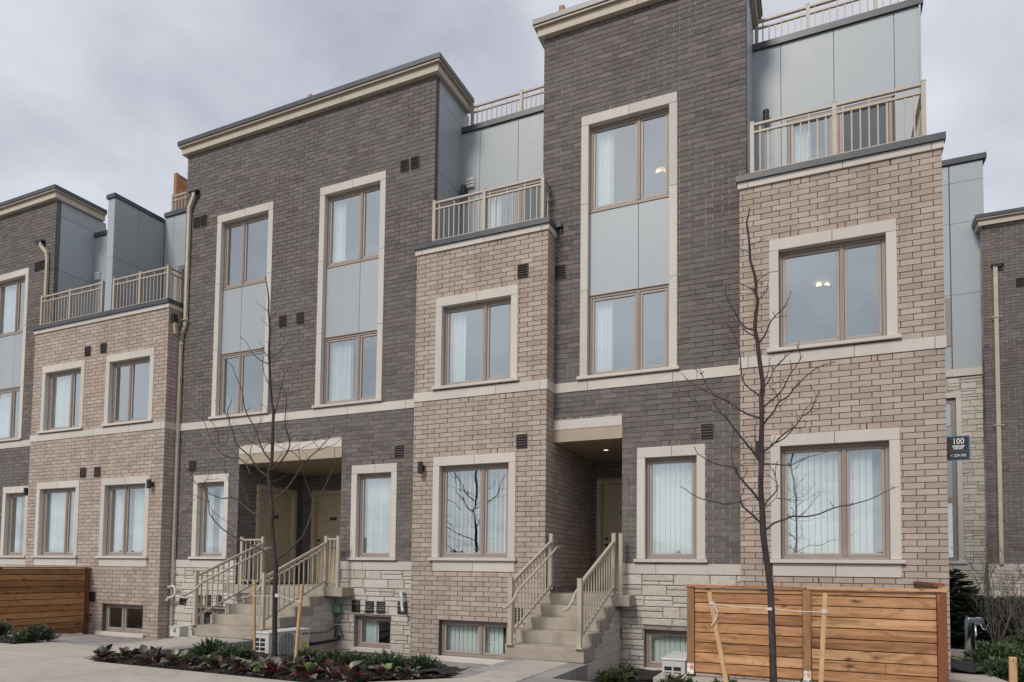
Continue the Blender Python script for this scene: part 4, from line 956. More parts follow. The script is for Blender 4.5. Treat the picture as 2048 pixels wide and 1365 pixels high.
for y in (Yb-.12,-2.4,-4.3): part('post','red_post_wood',t,(-11.135 if y<-1 else -11.13,-11.05 if y>-1 else -11.14,y,y+.09,-1.85,-.236)) if y > -1 else part('post','red_post_wood',t,(-11.22,-11.125,y,y+.09,-1.8,-.236))
# ================================================================ SIGN
t = thing('street_number_sign','black and blue sign reading 100 Honeycrisp Crescent 329-342 projecting from the right corner','sign',(6.88,-.2,1.46))
X0,X1,Z0,Z1 = 6.745,7.025,1.465,1.808
part('panel','sign_black',t,(X0,X1-.014,-.214,-.196,Z0+.012,Z1-.012)); part('border','sign_blue',t,(X0,X1,-.212,-.198,Z1-.012,Z1),(X0,X1,-.212,-.198,Z0,Z0+.012),(X1-.014,X1,-.212,-.198,Z0+.012,Z1-.012))
part('bracket','black_metal',t,(6.728,6.745,-.215,-.19,Z0+.05,Z0+.08),(6.728,6.745,-.215,-.19,Z1-.08,Z1-.05))
def text(body, x, z, size, sx, bold=0):
    cu = bpy.data.curves.new('lettering','FONT'); cu.body = body; cu.size = size; cu.align_x = 'CENTER'; cu.extrude = .0008; cu.offset = bold
    ob = bpy.data.objects.new('tmp',cu); COL.objects.link(ob); bpy.context.view_layer.update()
    me = bpy.data.meshes.new_from_object(ob.evaluated_get(bpy.context.evaluated_depsgraph_get())); bpy.data.objects.remove(ob)
    me.transform(Matrix.Translation((x,-.2152,z)) @ Matrix.Rotation(math.pi/2,4,'X') @ Matrix.Scale(sx,4,(1,0,0))); me.materials.clear(); me.materials.append(M['sign_white'])
    link('lettering',me,t)
xc = 6.887
text('100',xc,1.695,.118,.80); text('HONEYCRISP',xc,1.652,.034,.72,.0011); text('CRESCENT',xc,1.622,.034,.72,.0011); text('< 329-342',xc,1.515,.057,.78)
part('rule_line','grey_plastic',t,(6.772,7.0,-.2155,-.214,1.594,1.597))
# ================================================================ GROUND
def gh(x, y):    # the ground falls gently towards the basement windows
    if y < -3.93: return -1.45
    return -1.45-.38*min(1,(y+3.93)/3.57) if x < 6.8 else -1.47-(.10 if y > -2 else .05*(y+3.93)/1.93)
m = MB(); m.face([(-400,-400,-2.0),(400,-400,-2.0),(400,400,-2.0),(-400,400,-2.0)])
m.build('ground','dark_mulch',None,kind='structure')
m = MB(); m.face([(-300,-380,-1.6),(300,-380,-1.6),(300,-22,-1.6),(-300,-22,-1.6)]); m.build('lawn','lawn',None,kind='structure')
m = MB(); m.face([(-200,-22,-1.58),(200,-22,-1.58),(200,-9.0,-1.58),(-200,-9.0,-1.58)]); m.build('road','bounce_concrete',None,kind='structure')
# planting soil sheets follow gh and are bumpy
def soil(name, x0,x1,y0,y1, off=-.015, n=.11, amp=.03, skip=None):
    m = MB(); nx,ny = int((x1-x0)/n),int((y1-y0)/n); idx = {}
    for i in range(nx+1):
        for j in range(ny+1):
            x,y = x0+(x1-x0)*i/nx, y0+(y1-y0)*j/ny; e = min(i,j,nx-i,ny-j)
            idx[i,j] = len(m.v); m.v.append((x,y,gh(x,y)+off-(.04 if y > -1.0 else 0)+(amp*noise.noise((x*3,y*3,1.7))+amp*.8*noise.noise((x*11,y*11,4))+amp*.6 if e > 0 else -.01)))
    for i in range(nx):
        for j in range(ny):
            if skip and skip((x0+(x1-x0)*(i+.5)/nx),(y0+(y1-y0)*(j+.5)/ny)): continue
            m.f.append((idx[i,j],idx[i+1,j],idx[i+1,j+1],idx[i,j+1])); m.r.append(0)
    m.build(name,'dark_mulch',None,smooth=True,kind='structure')
soil('planting_bed',-4.36,1.0,-5.08,.0,-.02,.085,.045,lambda x,y: (y > -2.0 and x < -3.95) or (y > -1.0 and x > .9) or (x > .27 and y < -4.75+(x-.27)*1.0) or (x > -1.1 and y > -3.35))
soil('planting_bed',2.12,6.9,-5.08,.0,-.03,.11,.03)
soil('planting_bed',-24,-6.92,-4.42,-3.8,-.02,.11,.035)
soil('planting_bed',6.9,16,-5,11.4,-.05,.16,.05)
m = MB(); m.v = [(-24,-3.8,-1.48),(-5.55,-3.8,-1.48),(-5.55,-.36,-1.85),(-24,-.36,-1.85),(-24,0,-1.85),(-5.55,0,-1.85)]; m.f = [(0,1,2,3),(3,2,5,4)]; m.r = [0,0]
yard = m.build('paved_yard','grey_paver',None,kind='structure')
m = MB(); rp = random.Random(9); x = -11.0
row = 0; y = -3.9
while y < -.40:
    x = -11.1+(.15 if row%2 else 0)
    while x < -5.56:
        if not (y > -.7 and x < -11) and not (x > -5.9 and y > -2.3) and not (y < -3.75 and x < -6.95):
            a,b = x+.004,min(x+.296,-5.56); c,d = y+.004,y+.171; zz = rp.uniform(-.002,.003)+.012
            P = [(a,c,gh(a,c)+zz),(b,c,gh(b,c)+zz),(b,d,gh(b,d)+zz),(a,d,gh(a,d)+zz)]; i = len(m.v); m.v += P+[(p[0],p[1],p[2]-.03) for p in P]; r = rp.random()
            for f in ((0,1,2,3),(4,5,1,0),(5,6,2,1),(6,7,3,2),(7,4,0,3)): m.f.append(tuple(i+k for k in f)); m.r.append(r)
        x += .30
    y += .175; row += 1
m.build('paver','grey_paver',yard,kind='stuff')
m = MB(); y = -3.42; row = 0
while y < -.42:
    x = -1.2+(.15 if row%2 else 0)
    while x < .90:
        a,b = x+.004,min(x+.296,.93); c,d = y+.004,y+.171; zz = rp.uniform(-.002,.003)+.012
        P = [(a,c,gh(a,c)+zz),(b,c,gh(b,c)+zz),(b,d,gh(b,d)+zz),(a,d,gh(a,d)+zz)]; i = len(m.v); m.v += P+[(p[0],p[1],p[2]-.03) for p in P]; r = rp.random()
        for f in ((0,1,2,3),(4,5,1,0),(5,6,2,1),(6,7,3,2),(7,4,0,3)): m.f.append(tuple(i+k for k in f)); m.r.append(r)
        x += .30
    y += .175; row += 1
m.build('paver','grey_paver',yard,kind='stuff')
# concrete walks and pavement, slab by slab
walk = thing('sidewalk','light concrete pavement along the front of the planting beds','pavement',(0,-6,-1.45)); del walk['label']; del walk['category']; walk['kind'] = 'structure'
def slab(par,*pts,z=-1.45,th=.32,mat='sidewalk_concrete',name='slab'):
    m = MB(); n = len(pts); m.v = [(x,y,z) for x,y in pts]+[(x,y,z-th) for x,y in pts]; m.f = [tuple(range(n))]+[(k,n+k,n+(k+1)%n,(k+1)%n) for k in range(n)]; m.r = [0]*len(m.f)
    return bevel(m.build(name,mat,par),.006,1)
xs = [-24,-21,-18,-15,-12,-9,-6,-3,0,3,6,9,12,15]
for a,b in zip(xs,xs[1:]): slab(walk,(a+.007,-9.0),(b-.007,-9.0),(b-.007,-5.108),(a+.007,-5.108))
slab(walk,(-24,-5.095),(-6.95,-5.095),(-6.95,-4.43),(-24,-4.43),z=-1.447)
slab(walk,(-6.942,-5.095),(-4.02,-5.095),(-4.36,-3.94),(-6.90,-3.94),z=-1.447)
slab(walk,(-5.5,-3.932),(-4.40,-3.932),(-4.40,-2.015),(-5.5,-2.015),z=-1.447)
slab(walk,(.30,-5.095),(4.5,-5.095),(4.5,-4.6),(1.83,-3.935),(1.16,-3.935),(.32,-4.75),z=-1.447)
slab(walk,(1.165,-3.927),(1.83,-3.927),(1.83,-2.01),(1.165,-2.01),z=-1.447)
# grey paver borders of the walks
def border(x0,x1,y0,y1,z,nm='paver_border',h=.25):
    m = MB(); y = y0; r_ = random.Random(int(x0*10+99))
    while y < y1-.02: b_ = min(y+.30,y1); m.box(x0,x1,y+.003,b_-.003,z-h,z+r_.uniform(-.002,.002),r_.random()); y = b_
    o = m.build(nm,'grey_paver',walk,kind='stuff')
border(.94,1.158,-3.93,-2.01,-1.452); border(1.838,2.10,-3.4,-2.01,-1.452); border(-4.393,-4.17,-3.93,-2.01,-1.452); border(-5.72,-5.507,-3.93,-2.4,-1.452)
slab(walk,(1.84,-3.95),(3.5,-4.3),(3.5,-3.5),(2.1,-3.42),(1.84,-3.42),z=-1.455,mat='grey_paver')
slab(walk,(3.2,-2.75),(5.3,-2.75),(5.3,-2.28),(3.2,-2.28),z=-1.452,th=.3,name='fence_footing')
slab(walk,(6.62,-.9),(7.35,-1.2),(7.2,-.2),(6.8,.2),z=-1.47,name='slab'); slab(walk,(7.0,1.9),(7.55,1.8),(7.5,3.3),(6.95,3.4),z=-1.47)
slab(walk,(-3.9,-2.75),(-3.1,-2.75),(-3.1,-1.5),(-3.9,-1.5),z=-1.70,th=.05,name='heat_pump_pad')
# mulch chips
def chips(name, reg, n, seed, zoff=0.0):
    r_ = random.Random(seed); m = MB()
    for _ in range(n):
        x0,x1,y0,y1 = r_.choice(reg); x,y = r_.uniform(x0,x1),r_.uniform(y0,y1)
        if x > .27 and x < 1.1 and y < -4.75+(x-.27): continue
        z = gh(x,y)+.004+r_.uniform(0,.03)+zoff; a = r_.uniform(0,6.28); l_,w_ = r_.uniform(.008,.032),r_.uniform(.004,.010); ca,sa = math.cos(a),math.sin(a); t1,t2 = r_.uniform(-.3,.3)*l_,r_.uniform(-.5,.5)*w_
        i = len(m.v); m.v += [(x-ca*l_+sa*w_,y-sa*l_-ca*w_,z-t1),(x+ca*l_+sa*w_,y+sa*l_-ca*w_,z+t1-t2),(x+ca*l_-sa*w_,y+sa*l_+ca*w_,z+t1+t2),(x-ca*l_-sa*w_,y-sa*l_+ca*w_,z-t1+t2)]; m.f.append((i,i+1,i+2,i+3)); m.r.append(r_.random())
    m.build(name,'mulch_chip',None,kind='stuff')
chips('mulch_chips',[(-4.3,1.0,-5.06,-3.45)]*4+[(-4.1,-1.25,-3.45,-.4),(2.15,6.8,-5.0,-2.5),(-12,-6.95,-4.4,-3.82)],16000,3)
